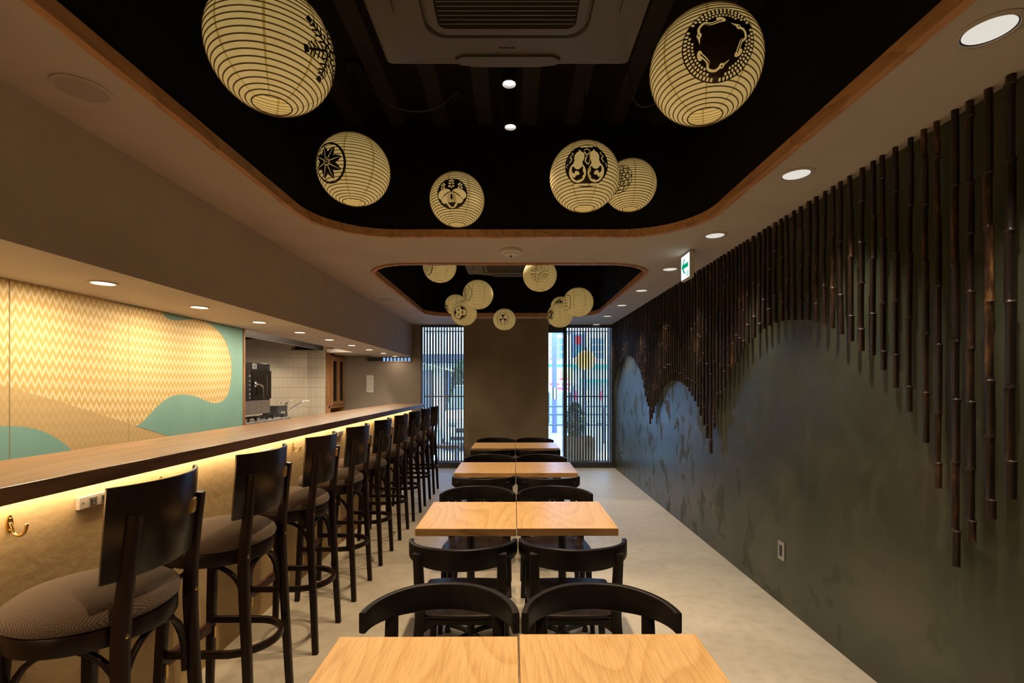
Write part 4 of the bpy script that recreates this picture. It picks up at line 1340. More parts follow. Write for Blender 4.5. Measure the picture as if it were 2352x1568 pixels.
# ================================================================== DINING TABLES
def make_table():
    t = thing('dining_table', 'x', 'table')
    bm = newbm(); box(bm, -0.249, 0.249, -0.275, 0.275, 0.682, 0.720, bevel=0.0018, seg=1)
    bmesh.ops.recalc_face_normals(bm, faces=bm.faces[:])
    for f in bm.faces: f.normal_update(); f.material_index = 0 if abs(f.normal.z) > 0.9 else 1
    link('tabletop', bm, [M['table'], M['table_edge']], t)
    bm = newbm(); lathe(bm, [(0.0, 0.668), (0.13, 0.668), (0.13, 0.682), (0, 0.682)], 4)
    box(bm, -0.16, 0.16, -0.02, 0.02, 0.664, 0.682); box(bm, -0.02, 0.02, -0.16, 0.16, 0.664, 0.682)
    link('top_plate', bm, M['black_metal'], t)
    bm = newbm(); lathe(bm, [(0.0, 0.05), (0.030, 0.05), (0.032, 0.075), (0.0215, 0.09), (0.0215, 0.668), (0, 0.668)], 20)
    smooth_angle(link('pedestal', bm, M['black_metal'], t), 40)
    for k in range(4):
        a = PI / 4 + k * PI / 2
        bm = newbm()
        tube(bm, smooth_curve([(0.0, 0, 0.070), (0.08, 0, 0.066), (0.18, 0, 0.050), (0.212, 0, 0.045)], 4), 0.0135, 12)
        lathe(bm, [(0, 0.0), (0.016, 0.0), (0.017, 0.012), (0.012, 0.03), (0.012, 0.052), (0, 0.054)], 12, center=(0.209, 0, 0))
        o = link('foot', bm, M['black_metal'], t, True); o.rotation_euler = (0, 0, a)
    return t
tb = make_table()
rows = [1.076, 2.646, 4.16, 5.70]
rown = ['nearest row', 'second row', 'third row', 'farthest row']
first = True
for i, y in enumerate(rows):
    for s, side in ((-1, 'left'), (1, 'right')):
        o = tb if first else copy_tree(tb); first = False
        o.location = (0.013 + s * 0.2505, y + (0.008 if s > 0 and i == 0 else 0.0) + (0.006 if s > 0 else 0), 0)
        o.rotation_euler = (0, 0, (0.010 if i == 0 and s < 0 else -0.003) * (1 if s < 0 else -1) * 0.6 + (PI if (i + (s > 0)) % 2 else 0))
        o['label'] = 'light wood square dining table, %s one of the %s' % (side, rown[i])
        o['group'] = 'dining tables down the middle'

# ================================================================== DINING CHAIRS
def make_chair():
    """faces +Y"""
    t = thing('dining_chair', 'x', 'chair')
    # seat: rounded, dished plate
    bm = newbm()
    out = [(-0.165, -0.185), (-0.195, -0.10), (-0.208, 0.06), (-0.205, 0.165), (-0.180, 0.200), (0, 0.213), (0.180, 0.200), (0.205, 0.165), (0.208, 0.06), (0.195, -0.10), (0.165, -0.185), (0, -0.205)]
    P = [(v.x, v.y) for v in smooth_curve([(a, b, 0) for a, b in out], 5, closed=True)]
    n = len(P)
    rings = []
    for s, z in ((0.0, 0.427), (0.35, 0.428), (0.7, 0.431), (0.96, 0.436), (1.0, 0.433), (1.0, 0.420), (0.94, 0.412), (0.0, 0.412)):
        if s == 0: rings.append([bm.verts.new((0, 0, z))])
        else: rings.append([bm.verts.new((p[0] * s, p[1] * s, z)) for p in P])
    for A, B in zip(rings, rings[1:]):
        for i in range(n):
            j = (i + 1) % n
            if len(A) == 1: bm.faces.new((A[0], B[i], B[j]))
            elif len(B) == 1: bm.faces.new((A[i], A[j], B[0]))
            else: bm.faces.new((A[i], A[j], B[j], B[i]))
    smooth_angle(link('seat', bm, M['chair_seat'], t), 45)
    # curved back rail
    def rail(tt):
        a = -PI * 0.5 * 0.965 + PI * 0.965 * tt
        return (0.233 * math.sin(a), -0.085 - 0.205 * math.cos(a), 0.700)
    bm = newbm()
    pts = arc_points(rail, 29)
    sec = rrect(0.090, 0.021, 0.006, 3)
    sc = [1.0] * 29
    rg = sweep(bm, pts, sec, up=Vector((0, 0, 1)))
    for i, ring in enumerate(rg):     # the ends of the rail are slightly lower in height
        f = abs(i - 14) / 14.0
        k = 1.0 - 0.30 * max(0, f - 0.3) / 0.7
        for v in ring: v.co.z = 0.702 + (v.co.z - 0.700) * k
    smooth_angle(link('back_rail', bm, M['chair'], t), 40)
    for s in (-1, 1):
        # rear leg runs up to carry the rail
        bm = newbm()
        sweep(bm, smooth_curve([(s * 0.200, -0.270, 0.0), (s * 0.186, -0.205, 0.30), (s * 0.176, -0.195, 0.43), (s * 0.176, -0.222, 0.60), (s * 0.178, -0.240, 0.715)], 5), rrect(0.028, 0.043, 0.005), up=Vector((0, 1, 0)),
              scale=[0.72 + 0.28 * min(1, q / 6) if q < 6 else 1.0 - 0.12 * max(0, q - 12) / 8 for q in range(21)])
        smooth_angle(link('leg', bm, M['chair'], t), 30)
        bm = newbm()
        sweep(bm, [(s * 0.192, 0.205, 0.0), (s * 0.178, 0.165, 0.24), (s * 0.172, 0.150, 0.414)], rrect(0.036, 0.036, 0.005), up=Vector((0, 1, 0)), scale=[0.66, 0.9, 1.0])
        smooth_angle(link('leg', bm, M['chair'], t), 30)
        bm = newbm()   # side apron
        v = [(s * 0.174, -0.19, 0.414), (s * 0.174, 0.14, 0.414), (s * 0.174, 0.14, 0.366), (s * 0.176, 0.07, 0.390), (s * 0.176, -0.11, 0.392), (s * 0.178, -0.19, 0.352)]
        A = [bm.verts.new((q[0] - 0.009, q[1], q[2])) for q in v]; B = [bm.verts.new((q[0] + 0.009, q[1], q[2])) for q in v]
        for i in range(6): bm.faces.new((A[i], A[(i + 1) % 6], B[(i + 1) % 6], B[i]))
        bm.faces.new(A); bm.faces.new(B)
        link('apron', bm, M['chair'], t)
    for yy in (-0.19, 0.148):
        bm = newbm()
        v = [(-0.17, 0.414), (0.17, 0.414), (0.17, 0.350), (0.115, 0.392), (-0.115, 0.392), (-0.17, 0.350)]
        A = [bm.verts.new((q[0], yy - 0.009, q[1])) for q in v]; B = [bm.verts.new((q[0], yy + 0.009, q[1])) for q in v]
        for i in range(6): bm.faces.new((A[i], A[(i + 1) % 6], B[(i + 1) % 6], B[i]))
        bm.faces.new(A); bm.faces.new(B)
        link('apron', bm, M['chair'], t)
    return t
ch = make_chair()
first = True
for i, y in enumerate(rows):
    for s, side in ((-1, 'left'), (1, 'right')):
        for near in (True, False):
            if i == 0 and near: continue       # behind the bottom edge of the photograph
            o = ch if first else copy_tree(ch); first = False
            x = 0.013 + s * 0.246 + (0.006 if i == 0 else 0)
            if i == 1 and near: x += 0.004
            if near: o.location = (x, y - 0.275 - 0.355 + 0.26, 0); o.rotation_euler = (0, 0, 0)
            else: o.location = (x, y + 0.275 + (0.30 if i == 0 else 0.34) - 0.285, 0); o.rotation_euler = (0, 0, PI)
            o['label'] = 'black wooden dining chair at the %s of the %s tables, %s' % (side, rown[i].replace(' row', '-row').replace('-row', ' row'), 'back to the camera' if near else 'facing the camera')
            o['group'] = 'black chairs at the dining tables'

# ================================================================== BAR STOOLS
def make_stool():
    """faces -X, backrest at +X"""
    t = thing('bar_stool', 'x', 'stool')
    bm = newbm(); lathe(bm, [(0, 0.752), (0.196, 0.752), (0.210, 0.762), (0.214, 0.778), (0.207, 0.796), (0.185, 0.812), (0.14, 0.825), (0.07, 0.832), (0, 0.834)], 48)
    link('cushion', bm, M['fabric'], t, True).location = (-0.026, 0, 0)
    bm = newbm(); lathe(bm, [(0.15, 0.700), (0.203, 0.700), (0.206, 0.705), (0.206, 0.747), (0.203, 0.753), (0.15, 0.753)], 48, closed_prof=True)
    smooth_angle(link('seat_ring', bm, M['stool'], t), 40).location = (-0.026, 0, 0)
    legs = {}
    for s in (-1, 1):
        rear = smooth_curve([(0.190, s * 0.172, 0.0), (0.176, s * 0.165, 0.30), (0.160, s * 0.160, 0.62), (0.160, s * 0.156, 0.76), (0.172, s * 0.152, 0.90), (0.192, s * 0.150, 1.064)], 5)
        bm = newbm(); sweep(bm, rear, rrect(0.036, 0.034, 0.004), up=Vector((1, 0, 0)), scale=[0.80 + 0.20 * min(1, q / 12) if q < 16 else 1.0 - 0.02 * (q - 15) for q in range(len(rear))])
        lg = smooth_angle(link('leg', bm, M['stool'], t), 30)
        bm = newbm(); lathe(bm, [(0, 0.004), (0.005, 0.003), (0.0075, 0)], 12)
        for v in bm.verts: v.co = Vector((0.158 + 0.0185 + v.co.z, s * 0.158 + v.co.x, 0.735 + v.co.y))
        link('bolt', bm, M['brass'], lg, True)
        bm = newbm(); sweep(bm, [(-0.186, s * 0.172, 0.0), (-0.172, s * 0.162, 0.35), (-0.156, s * 0.150, 0.72)], rrect(0.036, 0.034, 0.004), up=Vector((1, 0, 0)), scale=[0.8, 0.95, 1.0])
        smooth_angle(link('leg', bm, M['stool'], t), 30)
    # bent backrest
    bm = newbm()
    Rb = 0.315; NA = 31
    A1 = math.asin(0.197 / Rb)
    rows_ = []
    for zz in (0.888, 0.892, 1.144, 1.148):
        for off in ((-0.0065, 0.0065)):
            row = []
            for k in range(NA):
                a = -A1 + 2 * A1 * k / (NA - 1)
                rr_ = Rb + off * (0.6 if zz in (0.888, 1.148) else 1.0)
                lean = (zz - 0.87) * 0.07
                row.append(bm.verts.new((0.212 - Rb + rr_ * math.cos(a) + lean - 0.012, rr_ * math.sin(a), zz)))
            rows_.append(row)
    inn = rows_[0::2]; outr = rows_[1::2]
    for g in (inn, outr):
        for A, B in zip(g, g[1:]):
            for k in range(NA - 1): bm.faces.new((A[k], A[k + 1], B[k + 1], B[k]))
    for q in (0, 3):
        for k in range(NA - 1): bm.faces.new((inn[q][k], inn[q][k + 1], outr[q][k + 1], outr[q][k]))
    for k in (0, NA - 1):
        for q in range(3): bm.faces.new((inn[q][k], inn[q + 1][k], outr[q + 1][k], outr[q][k]))
    br = smooth_angle(link('backrest', bm, M['stool_back'], t), 40)
    # brass finger tab
    bm = newbm()
    a = math.asin(0.085 / Rb); rows2 = []
    for zz, k_ in ((1.012, 0.9), (1.016, 1.0), (1.034, 1.06), (1.052, 1.0), (1.056, 0.9)):
        lean = (zz - 0.87) * 0.07
        rows2.append([bm.verts.new((0.212 - Rb + (Rb + o_) * math.cos(a + dd) + lean - 0.012, (Rb + o_) * math.sin(a + dd), zz)) for dd, o_ in ((-0.062, 0.006), (-0.058, 0.006 + 0.008 * k_), (-0.01, 0.006 + 0.010 * k_), (0.0, 0.006 + 0.005 * k_), (0.012, 0.006 + 0.010 * k_), (0.058, 0.006 + 0.008 * k_), (0.062, 0.006))])
    for A, B in zip(rows2, rows2[1:]):
        for k in range(6): bm.faces.new((A[k], A[k + 1], B[k + 1], B[k]))
    bm.faces.new(rows2[0]); bm.faces.new(rows2[-1])
    smooth_angle(link('finger_tab', bm, M['brass'], br), 50)['label'] = 'small brass tab'
    # bent foot ring: straight along the sides, round at the back
    pts = [(-0.168, -0.150, 0.335), (0.02, -0.150, 0.335)]
    for k in range(1, 16):
        a = -PI / 2 + PI * k / 16
        pts.append((0.062 + 0.155 * math.cos(a), 0.150 * math.sin(a), 0.335))
    pts += [(0.02, 0.150, 0.335), (-0.168, 0.150, 0.335)]
    bm = newbm(); sweep(bm, pts, rrect(0.030, 0.020, 0.004), up=Vector((0, 0, 1)))
    smooth_angle(link('foot_ring', bm, M['stool'], t), 40)
    bm = newbm(); sweep(bm, [(-0.172, -0.155, 0.300), (-0.172, 0.155, 0.300)], rrect(0.046, 0.026, 0.006, 3), up=Vector((0, 0, 1)))
    smooth_angle(link('footrest', bm, M['worn'], t), 40)['label'] = 'worn reddish front footrest'
    for s in (-1, 1):
        bm = newbm(); box(bm, -0.154, -0.149, s * 0.157 - 0.006, s * 0.157 + 0.006, 0.245, 0.30, bevel=0.001, seg=1)
        link('footrest_bracket', bm, M['brass'], t)
    # bentwood braces
    def arch(p, q, top, n=17):
        p, q = Vector(p), Vector(q)
        out = []
        for k in range(n):
            a = PI * k / (n - 1); f = 0.5 - 0.5 * math.cos(a)
            c = p.lerp(q, f); c.z = p.z + (top - p.z) * math.sin(a) ** 0.62
            out.append(c)
        return out
    for p, q in (((0.150, -0.140, 0.47), (-0.150, -0.140, 0.47)), ((0.150, 0.140, 0.47), (-0.150, 0.140, 0.47)), ((0.150, -0.142, 0.47), (0.150, 0.142, 0.47))):
        bm = newbm(); sweep(bm, arch(p, q, 0.692), rrect(0.017, 0.017, 0.005), up=Vector((0, 0, 1)) if True else None)
        smooth_angle(link('brace', bm, M['stool'], t), 40)
    return t
st = make_stool()
NST = 9
for k in range(NST):
    o = st if k == 0 else copy_tree(st)
    o.location = (-1.245, 1.470 + 0.6305 * k, 0)
    o.rotation_euler = (0, 0, [0.06, 0.0, 0.01, -0.01, 0.0, 0.01, -0.015, 0.0, 0.01][k])
    lab = {0: 'dark bar stool nearest the camera, its woven seat cut by the left edge', NST - 1: 'dark bar stool farthest along the bar, beside the window'}.get(k, 'dark wooden bar stool with brown woven cushion at the bar, %s from the camera' % ordinal(k + 1))
    o['label'] = lab; o['group'] = 'bar stools along the counter'

# ================================================================== KITCHEN
def counter_unit():
    t = thing('kitchen_counter', 'stainless steel kitchen worktop seen over the bar, under the oven', 'worktop', (-3.40, 6.0, 0))
    bm = newbm()
    v = [(-0.9, -1.6), (0.48, -1.6), (0.48, 1.58), (0.0, 1.58), (-0.9, 0.80)]
    for z0, z1 in ((0.90, 0.94),):
        A = [bm.verts.new((p[0], p[1], z0)) for p in v]; B = [bm.verts.new((p[0], p[1], z1)) for p in v]
        for i in range(5): bm.faces.new((A[i], A[(i + 1) % 5], B[(i + 1) % 5], B[i]))
        bm.faces.new(A); bm.faces.new(B)
    link('worktop', bm, M['steel'], t)
    bm = newbm(); box(bm, -0.8, 0.42, -1.55, 0.75, 0.0, 0.90); box(bm, 0.0, 0.42, 0.75, 1.5, 0.0, 0.90)
    link('cabinet_base', bm, M['steel'], t)
counter_unit()
# steam oven on its stand
t = thing('oven', 'black glass steam oven with chrome handle on a steel base in the kitchen', 'oven', (-3.2, 6.0, 0.94))
bm = newbm(); box(bm, -0.55, 0.0, -0.42, 0.33, 0.30, 0.765, bevel=0.006)
link('body', bm, M['black_metal'], t)
bm = newbm(); box(bm, -0.55, 0.004, -0.42, 0.33, 0.13, 0.30, bevel=0.004)
link('steel_base', bm, M['steel'], t)
bm = newbm(); box(bm, 0.0, 0.022, -0.14, 0.325, 0.315, 0.675, bevel=0.004)
dr_ = link('oven_door', bm, M['oven_black'], t)
bm = newbm(); box(bm, 0.022, 0.0235, 0.215, 0.222, 0.36, 0.62)
link('door_trim', bm, M['steel'], dr_)
bm = newbm(); tube(bm, smooth_curve([(0.022, -0.10, 0.50), (0.055, -0.10, 0.50), (0.062, -0.06, 0.50), (0.062, 0.02, 0.48), (0.062, 0.035, 0.43), (0.062, 0.035, 0.36)], 5), 0.011, 10)
lathe(bm, [(0, -0.035), (0.02, -0.03), (0.02, 0.03), (0, 0.035)], 12, center=(0.035, -0.10, 0.50))
link('handle', bm, M['chrome'], dr_, True)
bm = newbm(); box(bm, 0.0, 0.02, -0.42, -0.15, 0.30, 0.675, bevel=0.003)
cp = link('control_panel', bm, M['black_metal'], t)
bm = newbm()
for i, z in enumerate((0.60, 0.54, 0.49, 0.44, 0.38, 0.335)): box(bm, 0.02, 0.0225, -0.205, -0.178, z - 0.008 - (0.006 if i in (0, 4) else 0), z + 0.008 + (0.006 if i in (0, 4) else 0))
box(bm, 0.02, 0.0225, -0.23, -0.18, 0.650, 0.654, 1)
link('button', bm, [M['alu'], flat('red_line', (0.5, 0.02, 0.04), 0.4)], cp)
bm = newbm(); box(bm, 0.001, 0.004, -0.10, 0.0, 0.69, 0.755); box(bm, 0.004, 0.0045, -0.085, -0.015, 0.70, 0.745, 1); box(bm, 0.0045, 0.005, -0.05, -0.035, 0.71, 0.735, 2)
link('sticker', bm, [M['alu'], flat('sticker_grey', (0.3, 0.33, 0.35), 0.5), M['frame']], t)
bm = newbm(); lathe(bm, [(0, 0), (0.012, 0)], 14)
for v in bm.verts: v.co = Vector((0.003, 0.285 + v.co.x, 0.715 + v.co.y * 1.4))
link('emblem', bm, flat('blue_dot', (0.05, 0.16, 0.34), 0.3), t)
bm = newbm(); box(bm, 0.0222, 0.0228, 0.11, 0.165, 0.325, 0.333)
link('logo', bm, M['steel'], t)
bm = newbm()
for a in (-0.50, -0.05):
    for b in (-0.38, 0.28): lathe(bm, [(0, 0.0), (0.03, 0.0), (0.018, 0.10), (0.018, 0.135), (0, 0.135)], 12, center=(a, b, 0))
link('leg', bm, M['black_metal'], t)

def stove():
    t = thing('gas_stove', 'black gas stove with cast grates just behind the bar top, by the mural edge', 'stove', (-3.05, 5.75, 0.94))
    bm = newbm(); box(bm, -0.10, 0.14, -0.7, 0.55, 0.0, 0.075, bevel=0.004)
    link('body', bm, M['steel'], t)
    bm = newbm()
    for yy in (-0.45, -0.05, 0.33):
        for a in (-0.07, 0.0, 0.07): box(bm, a - 0.006, a + 0.006, yy - 0.14, yy + 0.14, 0.105, 0.12)
        for b in (-0.13, 0.0, 0.13): box(bm, -0.085, 0.085, yy + b - 0.006, yy + b + 0.006, 0.105, 0.12)
        for b in (-0.12, 0.12):
            for a in (-0.07, 0.07): box(bm, a - 0.008, a + 0.008, yy + b - 0.008, yy + b + 0.008, 0.075, 0.108)
    link('grate', bm, M['black_metal'], t)
    for yy in (-0.3, -0.1, 0.2, 0.42):
        bm = newbm(); lathe(bm, [(0, -0.02), (0.018, -0.02), (0.020, 0.0), (0.008, 0.004), (0.007, 0.02), (0, 0.02)], 14)
        for v in bm.verts: v.co = Vector((0.16 + v.co.z, yy + v.co.x, 0.045 + v.co.y))
        link('knob', bm, M['black_metal'], t, True)
stove()
# control box with white labels, behind it the kitchen tap
t = thing('control_box', 'small steel box with three white labels beside the oven', 'box', (-3.27, 6.72, 0.94))
bm = newbm(); box(bm, -0.12, 0.05, -0.14, 0.14, 0.05, 0.20, bevel=0.006); box(bm, -0.10, 0.03, -0.12, 0.12, 0.0, 0.05)
link('case', bm, M['frame'], t)
bm = newbm()
for b in (-0.04, 0.0, 0.04): box(bm, 0.05, 0.053, b + 0.0, b + 0.022, 0.10, 0.125)
link('label_strip', bm, M['white_plastic'], t)
bm = newbm(); box(bm, -0.13, 0.06, -0.15, 0.15, 0.20, 0.212, bevel=0.003)
link('lid', bm, M['steel'], t)
t = thing('kitchen_tap', 'chrome kitchen tap with a long slanting spout before the tiles', 'tap', (-3.30, 7.0, 0.94))
bm = newbm(); lathe(bm, [(0, 0), (0.03, 0), (0.03, 0.015), (0.018, 0.02), (0.018, 0.20), (0.022, 0.205), (0.022, 0.235), (0, 0.24)], 16)
smooth_angle(link('body', bm, M['chrome'], t), 40)
bm = newbm(); tube(bm, smooth_curve([(0.0, 0, 0.10), (0.10, 0.05, 0.18), (0.20, 0.10, 0.25), (0.25, 0.125, 0.262), (0.265, 0.13, 0.245)], 5), 0.011, 10)
link('spout', bm, M['chrome'], t, True)
bm = newbm(); tube(bm, smooth_curve([(0, 0, 0.235), (0.04, 0.02, 0.262), (0.10, 0.06, 0.275)], 4), 0.007, 8)
link('lever', bm, M['chrome'], t, True)
bm = newbm(); tube(bm, [(-0.02, -0.04, 0.02), (-0.03, -0.10, 0.24), (-0.05, -0.16, 0.25)], 0.009, 8)
link('riser_pipe', bm, M['chrome'], t, True)

# extractor hood
t = thing('extractor_hood', 'dark steel extractor hood above the kitchen, behind the bar soffit', 'hood', (-3.0, 6.0, 1.985))
bm = newbm(); box(bm, -0.02, 0.0, -1.6, 1.60, 0.0, 0.40); box(bm, -1.1, 0.0, 1.58, 1.60, 0.0, 0.40)
link('front_panel', bm, M['hood'] if 'hood' in M else M['frame'], t)
bm = newbm(); box(bm, -1.3, -0.02, -1.6, 1.58, 0.38, 0.40)
sl_ = [(-0.02, 0.36), (-1.0, 0.10), (-1.0, 0.12), (-0.02, 0.38)]
A = [bm.verts.new((p[0], -1.5, p[1])) for p in sl_]; B = [bm.verts.new((p[0], 1.57, p[1])) for p in sl_]
for i in range(4): bm.faces.new((A[i], A[(i + 1) % 4], B[(i + 1) % 4], B[i]))
link('canopy', bm, M['joist'], t)
bm = newbm(); box(bm, -0.035, -0.02, -1.6, 1.58, -0.008, 0.012); box(bm, -0.60, -0.02, 1.54, 1.575, -0.008, 0.0)
link('drip_channel', bm, M['steel'], t)
bm = newbm(); tube(bm, [(-0.36, 0.75, 0.215), (-0.36, 0.75, 0.10)], 0.035, 14); box(bm, -0.42, -0.30, 0.67, 0.83, 0.09, 0.11, bevel=0.004)
link('hood_lamp', bm, M['steel'], t)
spot('kitchen_lamp', (-2.62, 5.75, 2.40), L_KITCHEN * 1.2, NEUTRAL, 120, 0.4, 0.05, (0, math.radians(-38), math.radians(25)))
spot('kitchen_lamp', (-3.36, 6.75, 2.06), L_KITCHEN * 0.22, NEUTRAL, 140, 0.5, 0.03)
spot('kitchen_lamp', (-2.72, 7.15, 2.40), L_KITCHEN * 0.2, NEUTRAL, 120, 0.5, 0.05, (0, math.radians(-20), 0))

# glazed cabinet
t = thing('glazed_cabinet', 'tall wooden cabinet with two glass doors at the end of the kitchen', 'cabinet', (-2.945, 8.06, 0))
bm = newbm()
box(bm, -0.40, 0.0, -0.325, -0.30, 0, 2.40); box(bm, -0.40, 0.0, 0.285, 0.315, 0, 2.40); box(bm, -0.40, -0.385, -0.30, 0.285, 0, 2.40)
for z in (0.02, 0.80, 1.085, 1.895, 2.38): box(bm, -0.385, 0.0, -0.30, 0.285, z, z + 0.022)
box(bm, -0.385, -0.003, -0.30, 0.285, 0.06, 0.80)
box(bm, -0.02, 0.012, -0.325, 0.315, 1.06, 1.10)
link('carcass', bm, M['cabinet'], t)
bm = newbm()
for z in (1.30, 1.52, 1.71): box(bm, -0.37, -0.03, -0.295, 0.28, z, z + 0.014)
link('shelf', bm, M['cabinet'], t)
for k, (a, b) in enumerate(((-0.298, -0.008), (-0.005, 0.284))):
    bm = newbm()
    for q in ((a, a + 0.06, 1.11, 1.89), (b - 0.06, b, 1.11, 1.89), (a + 0.06, b - 0.06, 1.11, 1.17), (a + 0.06, b - 0.06, 1.83, 1.89)): box(bm, 0.0, 0.02, *q)
    d_ = link('door', bm, M['cabinet'], t)
    bm = newbm(); box(bm, 0.008, 0.012, a + 0.06, b - 0.06, 1.17, 1.83)
    link('door_pane', bm, M['glass'], d_)
for k, (a, b) in enumerate(((-0.20, -0.005), (0.0, 0.284))):
    bm = newbm(); box(bm, 0.0, 0.018, a, b, 1.925, 2.37, bevel=0.002)
    link('upper_door', bm, M['cabinet'], t)
for k in range(2):
    for j in range(3):
        o = thing('mug', 'white cups stacked behind the glass of the wooden cabinet', 'cup', (-3.06, 7.86 + 0.10 * k, 1.535 + 0.052 * j), 0, 'cups in the glazed cabinet')
        bm = newbm(); lathe(bm, [(0, 0.0), (0.028, 0.0), (0.036, 0.02), (0.038, 0.05), (0.035, 0.05), (0.030, 0.008), (0, 0.006)], 16)
        link('cup_body', bm, M['white_plastic'], o, True)

# ================================================================== OUTSIDE
EXT = lambda n, c, r=0.7: flat(n, c, r)
M['asphalt'] = noisy('asphalt', (0.30, 0.31, 0.33), (0.38, 0.39, 0.41), 12, 0.85)
M['pave'] = noisy('pavement', (0.52, 0.52, 0.51), (0.62, 0.62, 0.60), 5, 0.8)
M['render_white'] = noisy('white_render', (0.72, 0.73, 0.74), (0.80, 0.80, 0.80), 3, 0.8)
M['render_grey'] = noisy('grey_render', (0.50, 0.51, 0.53), (0.58, 0.59, 0.60), 3, 0.8)
M['ext_glass'] = flat('outside_window', (0.12, 0.16, 0.20), 0.1)
M['leaf'] = noisy('leaf', (0.035, 0.075, 0.022), (0.10, 0.17, 0.05), 20, 0.6)
M['green_sign'] = flat('green_band', (0.05, 0.42, 0.28), 0.5)
M['yellow_sign'] = flat('yellow_board', (0.85, 0.68, 0.12), 0.5)
M['red_sign'] = flat('red_letter', (0.75, 0.05, 0.12), 0.5)
M['purple_paint'] = flat('purple_paint', (0.20, 0.17, 0.32), 0.5)

bm = newbm(); box(bm, -30, 30, YF + 0.1, 60, -0.30, -0.13)
struct(link('street_ground', bm, M['asphalt']))
bm = newbm(); box(bm, -30, 30, YF + 0.1, 10.4, -0.13, -0.03); box(bm, -30, 30, 10.4, 10.55, -0.13, -0.02, 1)
struct(link('pavement', bm, [M['pave'], M['render_grey']]))

# building across the street, right
t = thing('shop_building', 'white shop building across the street with green bands and a gridded window', 'building', (4.0, 22.0, -0.13))
bm = newbm(); box(bm, -3.4, 6, 0, 6, 0, 9)
link('wall', bm, M['render_white'], t)
bm = newbm(); box(bm, -3.4, 6, -0.25, 0, 2.35, 2.52); box(bm, -1.0, 3.0, -0.3, 0, 1.72, 1.85)
link('green_band', bm, M['green_sign'], t)
for (x, z) in ((-2.35, 2.75), (-0.6, 2.75), (0.7, 2.75)):
    bm = newbm(); box(bm, x, x + 0.72, -0.04, 0.02, z, z + 1.0)
    wn = link('window', bm, M['ext_glass'], t)
    bm = newbm()
    for f in (0.0, 0.34, 0.68): box(bm, x + f, x + f + 0.04, -0.06, -0.03, z, z + 1.0)
    for f in (0, 0.32, 0.64, 0.96): box(bm, x, x + 0.72, -0.06, -0.03, z + f, z + f + 0.04)
    link('window_bar', bm, M['render_white'], wn)
bm = newbm(); box(bm, -3.0, 4.5, -0.05, 0.0, 0.1, 1.6)
link('shop_window', bm, flat('shop_window', (0.42, 0.45, 0.50), 0.2), t)
bm = newbm()
for k in range(9): box(bm, -3.2, 4.5, -0.03, -0.01, 3.9 + 0.5 * k, 3.92 + 0.5 * k)
link('cladding_joint', bm, M['render_grey'], t)

def letters(name, txt, size, m, parent, loc, depth=0.01):
    cu = bpy.data.curves.new(name, 'FONT'); cu.body = txt; cu.size = size; cu.extrude = depth; cu.align_x = 'CENTER'
    tmp = bpy.data.objects.new(name, cu); COL.objects.link(tmp)
    dg = bpy.context.evaluated_depsgraph_get()
    me = bpy.data.meshes.new_from_object(tmp.evaluated_get(dg))
    bpy.data.objects.remove(tmp); bpy.data.curves.remove(cu)
    me.materials.clear(); me.materials.append(m)
    o = bpy.data.objects.new(name, me); COL.objects.link(o)
    o.parent = parent; o.location = loc; o.rotation_euler = (PI / 2, 0, 0)
    return o
t = thing('shop_sign', 'yellow and white sign board with a red number ten across the street', 'sign', (1.96, 19.9, 1.15))
bm = newbm(); box(bm, -0.62, 0.42, 0, 0.06, 0.0, 1.05); box(bm, -0.62, 0.42, -0.006, 0, 0.48, 0.96, 1)
link('board', bm, [M['render_white'], M['yellow_sign']], t)
letters('number', '10', 0.36, M['purple_red'] if 'purple_red' in M else M['red_sign'], t, (0.06, -0.012, 0.62))
bm = newbm()
for a, b, z in ((-0.1, 0.25, 0.52), (-0.5, -0.1, 0.30), (0.0, 0.36, 0.30), (-0.45, 0.3, 0.12)): box(bm, a, b, -0.012, 0, z, z + 0.08)
link('line_of_text', bm, M['red_sign'], t)
bm = newbm()
for a in (-0.55, 0.35): box(bm, a, a + 0.05, 0.06, 0.10, -1.28, 0.9)
link('post', bm, M['frame'], t)
for k in range(5):
    t = thing('banner', 'red lettered shop banner seen through the right slats, %s from the left' % ordinal(k + 1), 'banner', (2.55 + 0.52 * k, 19.5, -0.13), 0, 'red banners across the street')
    bm = newbm(); box(bm, -0.15, -0.03, 0, 0.02, 0.95, 1.35, 0)
    link('cloth', bm, M['red_sign'] if k % 2 == 0 else M['render_white'], t)
    bm = newbm(); tube(bm, [(-0.16, 0.01, 0), (-0.16, 0.01, 1.55)], 0.015, 8); lathe(bm, [(0, 0), (0.12, 0), (0.12, 0.05), (0, 0.06)], 12, center=(-0.16, 0.01, 0))
    link('pole', bm, M['frame'], t)

t = thing('utility_pole', 'purple-grey pole on the street, yellow and black guard at its foot', 'pole', (1.335, 16.0, -0.13))
bm = newbm(); lathe(bm, [(0, 0), (0.088, 0), (0.078, 7.5), (0, 7.5)], 20)
link('shaft', bm, M['purple_paint'], t, True)
bm = newbm()
for k in range(10):
    a0, a1 = 2 * PI * k / 10, 2 * PI * (k + 1) / 10
    vs = [bm.verts.new((0.096 * math.cos(a), 0.096 * math.sin(a), z)) for a, z in ((a0, 1.12), (a1, 1.12), (a1, 1.50), (a0, 1.50))]
    f = bm.faces.new(vs); f.material_index = k % 2
link('guard', bm, [M['black_metal'], M['yellow_sign']], t)
bm = newbm(); box(bm, -0.03, 0.7, -0.04, 0.04, 3.25, 3.33); box(bm, 0.03, 0.08, -0.10, -0.06, 2.2, 2.6)
link('bracket', bm, M['purple_paint'], t)

